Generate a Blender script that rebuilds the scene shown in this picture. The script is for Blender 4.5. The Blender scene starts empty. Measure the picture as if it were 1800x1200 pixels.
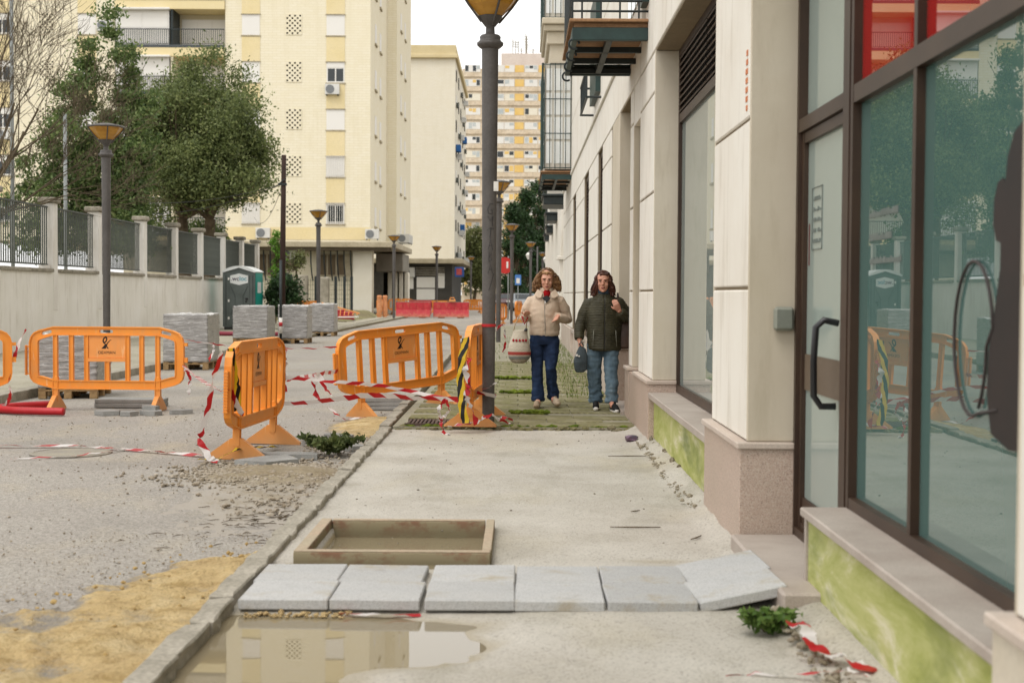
import bpy, bmesh, math, random
import numpy as np
from mathutils import Vector, Matrix, noise
from mathutils.geometry import tessellate_polygon
R = math.radians
random.seed(7)
rng = np.random.default_rng(11)
S = bpy.context.scene
COL = S.collection

# ------------------------------------------------------------------ camera
cam = bpy.data.cameras.new('camera'); cam_o = bpy.data.objects.new('camera', cam); COL.objects.link(cam_o)
cam.sensor_width = 36.0; cam.lens = 49.0; cam.clip_start = 0.1; cam.clip_end = 2000.0
cam_o.matrix_world = Matrix.Translation((0, 0, 1.46)) @ (Matrix.Rotation(13/2450, 4, 'Z') @ Matrix.Rotation(math.pi/2 - 83/2450, 4, 'X') @ Matrix.Rotation(0.0056, 4, 'Z'))
cam.dof.use_dof = True; cam.dof.focus_distance = 15.0; cam.dof.aperture_fstop = 3.4
S.camera = cam_o

# ------------------------------------------------------------------ sky, sun, exposure
W = bpy.data.worlds.new('World'); S.world = W; W.use_nodes = True
nt = W.node_tree; nt.nodes.clear()
out = nt.nodes.new('ShaderNodeOutputWorld')
sky = nt.nodes.new('ShaderNodeTexSky'); sky.sky_type = 'NISHITA'; sky.sun_disc = False
sky.sun_elevation = R(61); sky.sun_rotation = R(215); sky.air_density = 1.0; sky.dust_density = 4.0; sky.ozone_density = 1.0
hsv = nt.nodes.new('ShaderNodeHueSaturation'); hsv.inputs['Saturation'].default_value = 0.12
b1 = nt.nodes.new('ShaderNodeBackground'); b1.inputs['Strength'].default_value = 0.05
b2 = nt.nodes.new('ShaderNodeBackground'); b2.inputs['Color'].default_value = (1.0, 0.99, 0.97, 1); b2.inputs['Strength'].default_value = 0.88
ad = nt.nodes.new('ShaderNodeAddShader')
nt.links.new(sky.outputs[0], hsv.inputs['Color']); nt.links.new(hsv.outputs[0], b1.inputs['Color'])
nt.links.new(b1.outputs[0], ad.inputs[0]); nt.links.new(b2.outputs[0], ad.inputs[1]); nt.links.new(ad.outputs[0], out.inputs[0])
sun = bpy.data.lights.new('sun', 'SUN'); sun.energy = 0.85; sun.angle = R(25); sun.color = (1.0, 0.965, 0.91)
sun_o = bpy.data.objects.new('sun', sun); COL.objects.link(sun_o)
sun_dir = Vector((-0.28, -0.40, 0.88)).normalized()          # towards the sun: behind the camera, over the road
sun_o.rotation_euler = sun_dir.to_track_quat('Z', 'Y').to_euler()
S.view_settings.view_transform = 'Standard'; S.view_settings.look = 'None'
S.view_settings.gamma = 1.0; S.view_settings.use_curve_mapping = False; S.view_settings.exposure = 0.44
S.cycles.max_bounces = 6; S.cycles.diffuse_bounces = 3; S.cycles.glossy_bounces = 3; S.cycles.transmission_bounces = 4
S.cycles.transparent_max_bounces = 6; S.cycles.use_denoising = True; S.cycles.caustics_reflective = False; S.cycles.caustics_refractive = False
# ------------------------------------------------------------------ helpers: materials
def lin(c):
    if isinstance(c, str):
        c = [int(c[i:i+2], 16)/255 for i in (0, 2, 4)]
        c = [x/12.92 if x <= .04045 else ((x+.055)/1.055)**2.4 for x in c]
    return (c[0], c[1], c[2], 1.0)
class NT:
    def __init__(s, name):
        s.m = bpy.data.materials.new(name); s.m.use_nodes = True; s.t = s.m.node_tree
        s.b = s.t.nodes['Principled BSDF']; s.tc = s.t.nodes.new('ShaderNodeTexCoord')
    def n(s, typ, **kw):
        x = s.t.nodes.new('ShaderNode'+typ)
        for k, v in kw.items(): setattr(x, k, v)
        return x
    def l(s, a, b): s.t.links.new(a, b)
    def vec(s, scale=(1, 1, 1), src='Object', rot=(0, 0, 0)):
        mp = s.n('Mapping'); mp.inputs['Scale'].default_value = scale; mp.inputs['Rotation'].default_value = rot
        s.l(s.tc.outputs[src], mp.inputs[0]); return mp.outputs[0]
    def noise(s, scale, detail=5, rough=.55, vec=None, dist=0):
        x = s.n('TexNoise'); x.inputs['Scale'].default_value = scale; x.inputs['Detail'].default_value = detail
        x.inputs['Roughness'].default_value = rough; x.inputs['Distortion'].default_value = dist
        s.l(vec or s.tc.outputs['Object'], x.inputs['Vector']); return x.outputs['Fac']
    def vor(s, scale, vec=None, out='Distance', feature='F1'):
        x = s.n('TexVoronoi', feature=feature); x.inputs['Scale'].default_value = scale
        s.l(vec or s.tc.outputs['Object'], x.inputs['Vector']); return x.outputs[out]
    def ramp(s, fac, stops, interp='LINEAR'):
        x = s.n('ValToRGB'); x.color_ramp.interpolation = interp; e = x.color_ramp.elements
        while len(e) < len(stops): e.new(.5)
        for i, (p, c) in enumerate(stops):
            e[i].position = p; e[i].color = lin(c) if not isinstance(c, (int, float)) else (c, c, c, 1)
        s.l(fac, x.inputs[0]); return x.outputs[0]
    def mix(s, fac, a, b, mode='MIX'):
        x = s.n('MixRGB', blend_type=mode)
        for i, v in ((0, fac), (1, a), (2, b)):
            if hasattr(v, 'links'): s.l(v, x.inputs[i])
            elif i == 0: x.inputs[0].default_value = v
            else: x.inputs[i].default_value = lin(v)
        return x.outputs[0]
    def math(s, op, a, b=0.0):
        x = s.n('Math', operation=op)
        for i, v in enumerate((a, b)):
            if hasattr(v, 'links'): s.l(v, x.inputs[i])
            else: x.inputs[i].default_value = v
        return x.outputs[0]
    def sep(s, src='Object'):
        x = s.n('SeparateXYZ'); s.l(s.tc.outputs[src], x.inputs[0]); return x.outputs
    def bump(s, h, strength=.3, dist=.01):
        x = s.n('Bump'); x.inputs['Strength'].default_value = strength; x.inputs['Distance'].default_value = dist
        s.l(h, x.inputs['Height']); s.l(x.outputs[0], s.b.inputs['Normal']); return x
    def set(s, color=None, rough=None, spec=None, metal=None):
        for k, v in (('Base Color', color), ('Roughness', rough), ('Specular IOR Level', spec), ('Metallic', metal)):
            if v is None: continue
            if hasattr(v, 'links'): s.l(v, s.b.inputs[k])
            elif k == 'Base Color': s.b.inputs[k].default_value = lin(v)
            else: s.b.inputs[k].default_value = v
        return s.m
def pm(name, c1, c2=None, s=4.0, g=60.0, ga=.25, rough=.8, spec=.3, bump=.25, bd=.004, bs=None, metal=0, lo=.35, hi=.65, vs=None):
    """two-tone noisy paint/stone with fine grain and relief"""
    t = NT(name); v = t.vec(vs) if vs else None
    base = t.ramp(t.noise(s, 6, .6, v), [(lo, c1), (hi, c2 or c1)])
    gr = t.noise(g, 4, .6)
    col = t.mix(1.0, base, t.ramp(gr, [(.25, 1-ga), (.75, 1.0+ga*.3)]), 'MULTIPLY')
    t.set(col, rough, spec, metal)
    if bump: t.bump(t.noise(bs or g, 5, .6), bump, bd)
    return t.m

# ------------------------------------------------------------------ helpers: meshes
ORG = {}
class MB:
    def __init__(s): s.v = []; s.f = []; s.mi = []; s.cur = 0; s.uv = None
    def _f(s, idx): s.f.append(idx); s.mi.append(s.cur)
    def quad(s, a, b, c, d):
        n = len(s.v); s.v += [tuple(a), tuple(b), tuple(c), tuple(d)]; s._f((n, n+1, n+2, n+3)); return s
    def box(s, x0, x1, y0, y1, z0, z1, M=None):
        if x0 > x1: x0, x1 = x1, x0
        if y0 > y1: y0, y1 = y1, y0
        if z0 > z1: z0, z1 = z1, z0
        n = len(s.v); P = [(x0,y0,z0),(x1,y0,z0),(x1,y1,z0),(x0,y1,z0),(x0,y0,z1),(x1,y0,z1),(x1,y1,z1),(x0,y1,z1)]
        if M is not None: P = [tuple(M @ Vector(p)) for p in P]
        s.v += P
        for q in ((0,3,2,1),(4,5,6,7),(0,1,5,4),(1,2,6,5),(2,3,7,6),(3,0,4,7)): s._f(tuple(n+i for i in q))
        return s
    def cbox(s, x0, x1, y0, y1, z0, z1, c=.01, M=None):
        """chamfered box"""
        n0 = len(s.v); P = []; idx = {}
        for ix, x in enumerate((x0, x1)):
            for iy, y in enumerate((y0, y1)):
                for iz, z in enumerate((z0, z1)):
                    sx, sy, sz = (1, -1)[ix], (1, -1)[iy], (1, -1)[iz]
                    for ax in range(3):
                        p = [x+sx*c, y+sy*c, z+sz*c]; p[ax] = (x, y, z)[ax]
                        idx[(ix, iy, iz, ax)] = n0+len(P); P.append(tuple(p))
        if M is not None: P = [tuple(M @ Vector(p)) for p in P]
        s.v += P
        def q(ks, flip): 
            f = [idx[k] for k in ks]; s._f(tuple(reversed(f)) if flip else tuple(f))
        for a in (0, 1):
            q([(a,0,0,0),(a,1,0,0),(a,1,1,0),(a,0,1,0)], a == 0)
            q([(0,a,0,1),(0,a,1,1),(1,a,1,1),(1,a,0,1)], a == 0)
            q([(0,0,a,2),(1,0,a,2),(1,1,a,2),(0,1,a,2)], a == 0)
        for a in (0, 1):
            for b in (0, 1):
                fl = (a + b) % 2 == 0
                q([(a,b,0,0),(a,b,1,0),(a,b,1,1),(a,b,0,1)], not fl)
                q([(a,0,b,0),(a,1,b,0),(a,1,b,2),(a,0,b,2)], fl)
                q([(0,a,b,1),(1,a,b,1),(1,a,b,2),(0,a,b,2)], not fl)
        for a in (0, 1):
            for b in (0, 1):
                for c_ in (0, 1): q([(a,b,c_,0),(a,b,c_,1),(a,b,c_,2)], (a+b+c_) % 2 == 0)
        return s
    def tube(s, pts, r, n=8, caps=True):
        pts = [Vector(p) for p in pts]; k = len(pts)
        rr = r if isinstance(r, (list, tuple)) else [r]*k
        t0 = (pts[1]-pts[0]).normalized(); up = Vector((0, 0, 1)) if abs(t0.z) < .9 else Vector((1, 0, 0))
        u = t0.cross(up).normalized(); n0 = len(s.v)
        for i, p in enumerate(pts):
            t = (pts[min(i+1, k-1)]-pts[max(i-1, 0)]).normalized()
            u = (u-t*u.dot(t)).normalized(); w = t.cross(u)
            for j in range(n):
                a = 2*math.pi*j/n; s.v.append(tuple(p+(u*math.cos(a)+w*math.sin(a))*rr[i]))
        for i in range(k-1):
            for j in range(n):
                a = n0+i*n+j; b = n0+i*n+(j+1) % n; s._f((a, b, b+n, a+n))
        if caps:
            s._f(tuple(n0+j for j in reversed(range(n)))); s._f(tuple(n0+(k-1)*n+j for j in range(n)))
        return s
    def lathe(s, prof, c=(0, 0, 0), n=16, caps=True):
        n0 = len(s.v); k = len(prof)
        for r, z in prof:
            for j in range(n):
                a = 2*math.pi*(j+.5)/n; s.v.append((c[0]+r*math.cos(a), c[1]+r*math.sin(a), c[2]+z))
        for i in range(k-1):
            for j in range(n):
                a = n0+i*n+j; b = n0+i*n+(j+1) % n; s._f((a, b, b+n, a+n))
        if caps:
            s._f(tuple(n0+j for j in reversed(range(n)))); s._f(tuple(n0+(k-1)*n+j for j in range(n)))
        return s
    def plate(s, outer, holes, d0, d1, f):
        """2-D outline with holes, extruded from d0 to d1; f(a,b,d)->3-D"""
        loops = [outer]+holes; flat = [p for lp in loops for p in lp]; n = len(flat); n0 = len(s.v)
        tris = tessellate_polygon([[Vector((p[0], p[1], 0)) for p in lp] for lp in loops])
        for d in (d0, d1): s.v += [tuple(f(p[0], p[1], d)) for p in flat]
        for t in tris:
            s._f((n0+t[0], n0+t[1], n0+t[2])); s._f((n0+n+t[2], n0+n+t[1], n0+n+t[0]))
        o = 0
        for lp in loops:
            k = len(lp)
            for i in range(k):
                a, b = n0+o+i, n0+o+(i+1) % k; s._f((a, b, b+n, a+n))
            o += k
        return s
    def ico(s, c, r, sub=1, sq=(1, 1, 1), jit=0.0):
        bm = bmesh.new(); bmesh.ops.create_icosphere(bm, subdivisions=sub, radius=1)
        n0 = len(s.v)
        for v in bm.verts:
            k = 1+random.uniform(-jit, jit)
            s.v.append((c[0]+v.co.x*r*sq[0]*k, c[1]+v.co.y*r*sq[1]*k, c[2]+v.co.z*r*sq[2]*k))
        for f in bm.faces: s._f(tuple(n0+v.index for v in f.verts))
        bm.free(); return s
    def ribbon(s, pts, width, dirs, u0=0.0):
        """flat tape along pts; dirs = width direction per point; stores uv (metres along)"""
        if s.uv is None: s.uv = {}
        pts = [Vector(p) for p in pts]; n0 = len(s.v); u = u0
        for i, p in enumerate(pts):
            d = Vector(dirs[i] if isinstance(dirs, list) else dirs).normalized()*width/2
            if i: u += (p-pts[i-1]).length
            s.uv[len(s.v)] = (u, 0); s.v.append(tuple(p-d)); s.uv[len(s.v)] = (u, 1); s.v.append(tuple(p+d))
        for i in range(len(pts)-1): a = n0+2*i; s._f((a, a+2, a+3, a+1))
        return s
    def mesh(s, name, mats, org=(0, 0, 0), smooth=False):
        me = bpy.data.meshes.new(name)
        me.from_pydata([(v[0]-org[0], v[1]-org[1], v[2]-org[2]) for v in s.v] if any(org) else s.v, [], s.f)
        for m in (mats if isinstance(mats, (list, tuple)) else [mats]): me.materials.append(m)
        if any(s.mi): me.polygons.foreach_set('material_index', s.mi)
        if smooth: me.polygons.foreach_set('use_smooth', [True]*len(me.polygons))
        if s.uv:
            ul = me.uv_layers.new(name='UVMap')
            for l in me.loops:
                if l.vertex_index in s.uv: ul.data[l.index].uv = s.uv[l.vertex_index]
        me.update(); return me
    def build(s, name, mats, parent=None, smooth=False, fixn=False):
        org = ORG.get(parent.name, (0, 0, 0)) if parent else (0, 0, 0)
        me = s.mesh(name, mats, org, smooth)
        if fixn:
            bm = bmesh.new(); bm.from_mesh(me); bmesh.ops.recalc_face_normals(bm, faces=bm.faces); bm.to_mesh(me); bm.free()
        return link(name, me, parent)
def link(name, me, parent=None, loc=None):
    o = bpy.data.objects.new(name, me); COL.objects.link(o)
    if parent: o.parent = parent; ORG[o.name] = ORG.get(parent.name, (0, 0, 0))
    if loc: o.location = loc
    return o
def thing(name, label, cat, loc=(0, 0, 0), group=None):
    """an Empty at the thing's base; parts given in world coordinates are shifted to it"""
    o = bpy.data.objects.new(name, None); COL.objects.link(o); o.empty_display_size = .1
    o.location = loc; ORG[o.name] = tuple(loc); return tag(o, label, cat, group)
def tag(o, label, cat, group=None):
    o['label'] = label; o['category'] = cat
    if group: o['group'] = group
    return o
def structure(o, kind='structure'): o['kind'] = kind; return o
def copy_tree(o, parent=None):
    c = o.copy(); COL.objects.link(c)
    if parent: c.parent = parent
    for ch in list(o.children): copy_tree(ch, c)
    return c
def place(o, loc, rz=0, rx=0, ry=0, scale=None):
    o.location = loc; o.rotation_euler = (rx, ry, rz)
    if scale: o.scale = (scale,)*3
    return o
def grid(name, x0, x1, y0, y1, nx, ny, zf, mat, parent=None, smooth=True):
    xs = np.linspace(x0, x1, nx+1); ys = np.linspace(y0, y1, ny+1)
    v = [(x, y, zf(x, y)) for y in ys for x in xs]
    f = [(j*(nx+1)+i, j*(nx+1)+i+1, (j+1)*(nx+1)+i+1, (j+1)*(nx+1)+i) for j in range(ny) for i in range(nx)]
    me = bpy.data.meshes.new(name); me.from_pydata(v, [], f); me.materials.append(mat)
    if smooth: me.polygons.foreach_set('use_smooth', [True]*len(me.polygons))
    return link(name, me, parent)
def fbm(x, y, z=0.0, o=4): return noise.fractal((x, y, z), 1.0, 2.0, o)
def text_mesh(txt, size, name='lettering', depth=0.0, bold=0.0):
    cu = bpy.data.curves.new(name, 'FONT'); cu.body = txt; cu.size = size; cu.align_x = 'CENTER'; cu.align_y = 'CENTER'; cu.offset = bold; cu.extrude = depth
    to = bpy.data.objects.new('tmp', cu); COL.objects.link(to)
    dg = bpy.context.evaluated_depsgraph_get(); me = bpy.data.meshes.new_from_object(to.evaluated_get(dg))
    bpy.data.objects.remove(to); bpy.data.curves.remove(cu); me.name = name; return me
def smoothstep(a, b, x): t = min(1, max(0, (x-a)/(b-a))); return t*t*(3-2*t)
# ------------------------------------------------------------------ ground materials
def asphalt():
    t = NT('worn_asphalt')
    big = t.ramp(t.noise(.35, 6, .6), [(.3, '8b867e'), (.5, '9e9890'), (.7, 'a7a298')])
    dust = t.mix(t.ramp(t.noise(1.3, 5, .65, t.vec((1, .5, 1))), [(.5, 0.0), (.75, .55)]), big, 'b5a88e')
    sp = t.vor(95, None, 'Color')
    bw = t.n('RGBToBW'); t.l(sp, bw.inputs[0])
    col = t.mix(.75, dust, t.ramp(bw.outputs[0], [(.12, .42), (.45, .95), (.8, 1.06), (.97, 1.35)]), 'MULTIPLY')
    col = t.mix(t.ramp(t.noise(28, 4, .7), [(.35, .45), (.6, 0.0)]), col, '6f685d')
    t.set(col, .9, .25); t.bump(t.math('ADD', t.vor(95), t.noise(9, 5, .6)), .55, .006); return t.m
def concrete():
    t = NT('fresh_concrete')
    base = t.ramp(t.noise(1.1, 6, .6), [(.28, '989285'), (.48, 'a9a398'), (.7, 'b5b0a6')])
    col = t.mix(t.ramp(t.noise(.9, 5, .6, t.vec((1, .55, 1))), [(.52, 0.0), (.7, .55)]), base, 'aca28a')
    col = t.mix(t.ramp(t.noise(2.6, 7, .72, t.vec((1, .5, 1))), [(.52, 0.0), (.70, .75)]), col, '938e80')
    bw = t.n('RGBToBW'); t.l(t.vor(120, None, 'Color'), bw.inputs[0])
    col = t.mix(.55, col, t.ramp(bw.outputs[0], [(.08, .3), (.3, .9), (.9, 1.15)]), 'MULTIPLY')
    # damp close to the standing water: height above the water level decides
    z = t.sep()[2]
    damp = t.ramp(t.math('ADD', z, t.math('MULTIPLY', t.noise(6, 4), .012)), [(.040, 1.0), (.056, 0.0)])
    col = t.mix(damp, col, '8d8064'); t.set(col, t.ramp(damp, [(0, .85), (1, .35)]), .35)
    t.bump(t.math('ADD', t.noise(120, 4, .7), t.noise(14, 5, .6)), .35, .004); return t.m
def sandmat():
    t = NT('yellow_sand')
    c = t.ramp(t.noise(3.5, 6, .65), [(.3, 'bda277'), (.5, 'd0b685'), (.7, 'd9c499')])
    c = t.mix(t.ramp(t.noise(1.2, 4), [(.55, 0.0), (.75, .5)]), c, 'b9ab90')
    c = t.mix(t.ramp(t.noise(45, 4, .7), [(.3, .6), (.5, 0.0)]), c, '8b744c')
    c = t.mix(t.ramp(t.noise(7, 6, .75), [(.36, .7), (.48, 0.0)]), c, 'a98e5a'); c = t.mix(t.ramp(t.noise(2.2, 5, .7), [(.6, 0.0), (.72, .6)]), c, 'a59c8c'); t.set(c, .95, .15); t.bump(t.math('ADD', t.noise(50, 5, .7), t.math('MULTIPLY', t.noise(9, 6, .7), 2.0)), 1.0, .03); return t.m
def thin_edge(mat, col, lo, hi):
    # where the spilled layer gets thinner than a few millimetres the road shows between the grains
    t = NT.__new__(NT); t.m = mat; t.t = mat.node_tree; t.b = t.t.nodes['Principled BSDF']; t.tc = t.n('TexCoord')
    src = t.b.inputs['Base Color'].links[0].from_socket
    h = t.math('ADD', t.sep()[2], t.math('MULTIPLY', t.math('SUBTRACT', t.noise(38, 5, .75), .5), .05))
    t.l(t.mix(t.ramp(h, [(lo, 1.0), (hi, 0.0)]), src, col), t.b.inputs['Base Color']); return mat
MAT_ROAD = asphalt(); MAT_CONC = concrete(); MAT_SAND = thin_edge(sandmat(), '9c958b', .002, .022)
MAT_EARTH = pm('earth', '6f6149', '8d8064', 3, 40, .4, .95, .1, .8, .012)
MAT_PAVE = pm('old_pavement', '8a8674', '9c9682', 1.2, 30, .35, .9, .2, .5, .006)
MAT_KERB = pm('kerb_stone', '8f897b', 'a9a294', 3, 45, .4, .9, .2, .7, .006)
def slabmat():
    t = NT('grey_granite'); oi = t.n('ObjectInfo')
    c = t.ramp(t.noise(2.5, 6, .65), [(.3, 'ced0d1'), (.5, 'd6d8d9'), (.7, 'dddddb')])
    c = t.mix(1.0, c, t.ramp(oi.outputs['Random'], [(0, .88), (1, 1.06)]), 'MULTIPLY')
    bw = t.n('RGBToBW'); t.l(t.vor(230, None, 'Color'), bw.inputs[0]); c = t.mix(.8, c, t.ramp(bw.outputs[0], [(.1, .55), (.4, .97), (.9, 1.15)]), 'MULTIPLY')
    v = t.n('VectorMath', operation='ADD'); t.l(t.tc.outputs['Object'], v.inputs[0]); t.l(oi.outputs['Random'], v.inputs[1])
    c = t.mix(t.ramp(t.noise(3.2, 6, .7, v.outputs[0]), [(.54, 0.0), (.68, .7)]), c, 'b9a984'); c = t.mix(t.ramp(t.noise(5, 6, .7, v.outputs[0]), [(.60, 0.0), (.72, .5)]), c, '85827a')
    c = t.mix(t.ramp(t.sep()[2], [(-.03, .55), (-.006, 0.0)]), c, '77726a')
    t.set(c, .8, .3); t.bump(t.math('ADD', t.noise(160, 4), t.noise(9, 4)), .3, .003); return t.m
MAT_GRANITE_GREY = slabmat()
def water():
    t = NT('muddy_water'); t.set('80755e', .012, .9)
    t.b.inputs['IOR'].default_value = 1.33
    t.bump(t.noise(3, 2), .02, .01); return t.m
MAT_WATER = water()

# ------------------------------------------------------------------ ground sheets
structure(MB().quad((-700,-60,-.03),(700,-60,-.03),(700,1400,-.03),(-700,1400,-.03)).build('ground', MAT_EARTH))
structure(grid('road', -7.0, -1.34, -8, 420, 20, 600, lambda x, y: .012*fbm(x*.5, y*.35, 3)*smoothstep(-8, 0, y) - .004, MAT_ROAD))
structure(MB().box(-1.3, 6, 14.3, 420, -.02, .095).build('pavement', MAT_PAVE))
structure(MB().box(-60, -6.9, -8, 420, -.02, .1).build('pavement', pm('far_pavement', '97917f', 'aaa493', .8, 25, .3, .9, .2, .4, .006)))
# road beyond the junction, right of the pavement end
structure(MB().quad((-1.36, 60, .099),(9, 60, .099),(9, 420, .099),(-1.36, 420, .099)).build('side_street', MAT_ROAD))

# fresh concrete bed with shallow hollows that hold the puddles
WATER_Z = .040
def conc_z(x, y):
    z = .066 + .007*fbm(x*.9, y*.7, 5) + .0025*fbm(x*6, y*6, 9)
    pa = smoothstep(.25, -.85, x + .14 - .30*(y-5) - .40*fbm(y*1.3, x*1.2, 2))*smoothstep(6.35, 5.85, y)      # big puddle before the slabs
    z -= .048*pa
    pb = smoothstep(7.0, 7.12, y)*smoothstep(7.5, 7.22, y)*smoothstep(.1, -.25, x)*smoothstep(-1.3, -1.1, x)
    z -= .030*pb
    pc = math.exp(-((x-.75)/.45)**2-((y-7.35)/.14)**2)
    z -= .022*pc
    if -1.10 < x < -.19 and 7.25 < y < 8.2: z = -.04
    z += .07*smoothstep(1.06, 1.3, x + .05*fbm(y*2.2, 1.7))                                       # rubble ramp against the house
    return z
structure(grid('concrete_bed', -1.30, 1.6, 2.2, 14.34, 116, 480, conc_z, MAT_CONC))
structure(MB().quad((-1.28,2.2,WATER_Z),(.55,2.2,WATER_Z),(.55,6.4,WATER_Z),(-1.28,6.4,WATER_Z)).build('puddle', MAT_WATER))
structure(MB().quad((-1.28,6.9,.052),(1.1,6.9,.052),(1.1,7.22,.052),(-1.28,7.22,.052)).build('puddle', MAT_WATER))

# ------------------------------------------------------------------ kerbs, stone by stone
def rough_block(x0, x1, y0, y1, z0, z1, seed, amp=.012, nx=4, ny=8, nz=3):
    bm = bmesh.new(); bmesh.ops.create_cube(bm, size=1)
    bmesh.ops.subdivide_edges(bm, edges=bm.edges, cuts=3, use_grid_fill=True)
    bmesh.ops.bevel(bm, geom=[e for e in bm.edges if len(e.link_faces) == 2 and e.calc_face_angle() > 1], offset=.06, segments=1, affect='EDGES')
    c = Vector(((x0+x1)/2, (y0+y1)/2, (z0+z1)/2)); s = Vector((x1-x0, y1-y0, z1-z0))
    for v in bm.verts:
        p = Vector((v.co.x*s.x, v.co.y*s.y, v.co.z*s.z))
        q = (p+c)*9 + Vector((seed*3.1, 0, 0))
        v.co = p + Vector((noise.noise(q), noise.noise(q+Vector((9, 0, 0))), noise.noise(q+Vector((0, 9, 0)))*.7))*amp
    me = bpy.data.meshes.new('kerb_stone'); bm.to_mesh(me); bm.free(); me.materials.append(MAT_KERB)
    return me, c
kerb = structure(MB().box(-1.37, -1.285, 1.5, 60, -.02, .03).build('kerb', MAT_EARTH))
y = 2.3; i = 0
while y < 40:
    L = random.uniform(.42, .6) if y < 14 else random.uniform(.9, 1.0)
    off = -.0035*(y-4.8) if y < 14 else -.05-.013*(y-14)
    tw = random.uniform(-.012, .012)
    me, c = rough_block(-1.375, -1.265, y+.006, y+L-.006, -.03, .105+random.uniform(-.012, .008) if y < 14 else .12, i, .02 if y < 14 else .008)
    o = link('kerb_stone', me, kerb, c+Vector((off, 0, 0))); o.rotation_euler = (random.uniform(-.015, .015), random.uniform(-.03, .03), tw); y += L; i += 1
kerb2 = structure(MB().box(-6.95, -6.86, 8, 120, -.02, .05).build('kerb', MAT_EARTH))
y = 14.0
while y < 62:
    me, c = rough_block(-6.9-.01*(y-20), -6.72-.01*(y-20), y+.008, y+.992, -.03, .125, i, .006)
    if not (29.5 < y < 31): link('kerb_stone', me, kerb2, c)
    y += 1.0; i += 1
for k in range(18):
    me, c = rough_block(-7.32-.012*(y-62), -7.14-.012*(y-62), y+.01, y+1.99, -.03, .14, i, .006); link('kerb_stone', me, kerb2, c); y += 2; i += 1

# ------------------------------------------------------------------ mossy old pavement tiles
def mosstile():
    t = NT('mossy_ribbed_tile')
    base = t.ramp(t.noise(2.0, 5, .6), [(.3, '67634a'), (.55, '857f62'), (.72, 'a8a28b')])
    moss = t.ramp(t.noise(1.1, 6, .7, t.vec((1, 1, 1), 'Generated')), [(.42, 0.0), (.62, .85)])
    oi = t.n('ObjectInfo')
    moss = t.math('MULTIPLY', moss, t.ramp(oi.outputs['Random'], [(.1, .35), (.8, 1.0)]))
    col = t.mix(moss, base, t.ramp(t.noise(30, 4), [(.3, '4f5124'), (.7, '7f8040')]))
    wv = t.n('TexWave', wave_type='BANDS', bands_direction='DIAGONAL'); wv.inputs['Scale'].default_value = 9; wv.inputs['Distortion'].default_value = .6
    t.l(t.vec((1, 1, 1)), wv.inputs['Vector'])
    col = t.mix(.45, col, t.ramp(wv.outputs['Fac'], [(.2, .5), (.5, 1.0)]), 'MULTIPLY')
    col = t.mix(t.ramp(t.noise(1.7, 5, .6, t.vec((1, 1, 1), 'Generated')), [(.6, 0.0), (.7, .5)]), col, 'b9b5a4'); t.set(col, .92, .15); t.bump(t.math('ADD', t.math('MULTIPLY', wv.outputs['Fac'], 1.5), t.noise(60, 4)), .7, .006); return t.m
MAT_TILE = mosstile()
MAT_MOSS = pm('moss', '4b5a1c', '75822f', 6, 90, .4, .95, .1, .9, .01)
tile_me = MB().cbox(-.296, .296, -.196, .196, -.05, 0, .006).mesh('paving_tile', MAT_TILE)
pave = [o for o in COL.objects if o.name == 'pavement'][0]
random.seed(21)
for r in range(34):
    for c in range(5):
        x = -1.2+.3+c*.6+(.3 if r % 2 else 0)
        if x > 1.25: continue
        if (r, c) in ((3, 2), (11, 2), (19, 1)): continue
        yy = 14.52+r*.4
        if yy < 14.9 and -1.2 < x < -.55: continue
        if x > .92 and not (15.9 < yy < 17.3): continue
        o = link('paving_tile', tile_me, pave, (x-.012*max(0, yy-14)*.3, yy, .112+random.uniform(-.004, .006)))
        o.rotation_euler = (random.uniform(-.006, .006), random.uniform(-.008, .008), random.uniform(-.006, .006))
# broken, mossy edge of the old pavement
m = MB(); random.seed(4)
for k in range(150):
    x = random.uniform(-1.25, 1.15); m.ico((x, 14.30+random.gauss(0, .035), .06+random.uniform(-.02, .03)), random.uniform(.012, .045), 1, (1.4, 1, .7), .3)
structure(m.build('broken_edge_rubble', pm('rubble', '857c69', '6e6a44', 5, 50, .4, .95, .1, .6, .006)), 'stuff')
m = MB()
for k in range(130):
    x = random.uniform(-1.2, 1.15); m.ico((x, 14.32+abs(random.gauss(0, .02)), .085+random.uniform(-.012, .02)), random.uniform(.012, .032), 1, (1.8, .8, .6), .3)
structure(m.build('moss', MAT_MOSS), 'stuff')
for (x0, x1, y0, y1) in ((-.10, .32, 15.62, 15.74), (-.25, .2, 18.9, 19.02), (-.4, .3, 22.2, 22.3)):
    m = MB()
    for k in range(60): m.ico((random.uniform(x0, x1), random.uniform(y0, y1), .115+random.uniform(0, .03)), random.uniform(.015, .03), 1, (1.6, 1, .8), .3)
    structure(m.build('moss', MAT_MOSS), 'stuff')
# grass creeping along the house and round the lamp feet
def grass(name, n, fx, h=.12, mat=None):
    v = []; f = []
    for k in range(n):
        x, y, z = fx(); a = random.uniform(0, 6.3); l = h*random.uniform(.4, 1); w = .004+.004*random.random()
        dx, dy = math.cos(a), math.sin(a); b = len(v); ln = random.uniform(.1, .6)*l
        v += [(x-dy*w, y+dx*w, z), (x+dy*w, y-dx*w, z), (x+dx*ln*.4+dy*w*.7, y+dy*ln*.4-dx*w*.7, z+l*.6), (x+dx*ln*.4-dy*w*.7, y+dy*ln*.4+dx*w*.7, z+l*.6), (x+dx*ln, y+dy*ln, z+l)]
        f += [(b, b+1, b+2, b+3), (b+3, b+2, b+4)]
    me = bpy.data.meshes.new(name); me.from_pydata(v, [], f); me.materials.append(mat); return structure(link(name, me), 'stuff')
MAT_GRASS = pm('grass_blade', '566a30', '7b8448', 8, 30, .3, .8, .2, 0)
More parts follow.
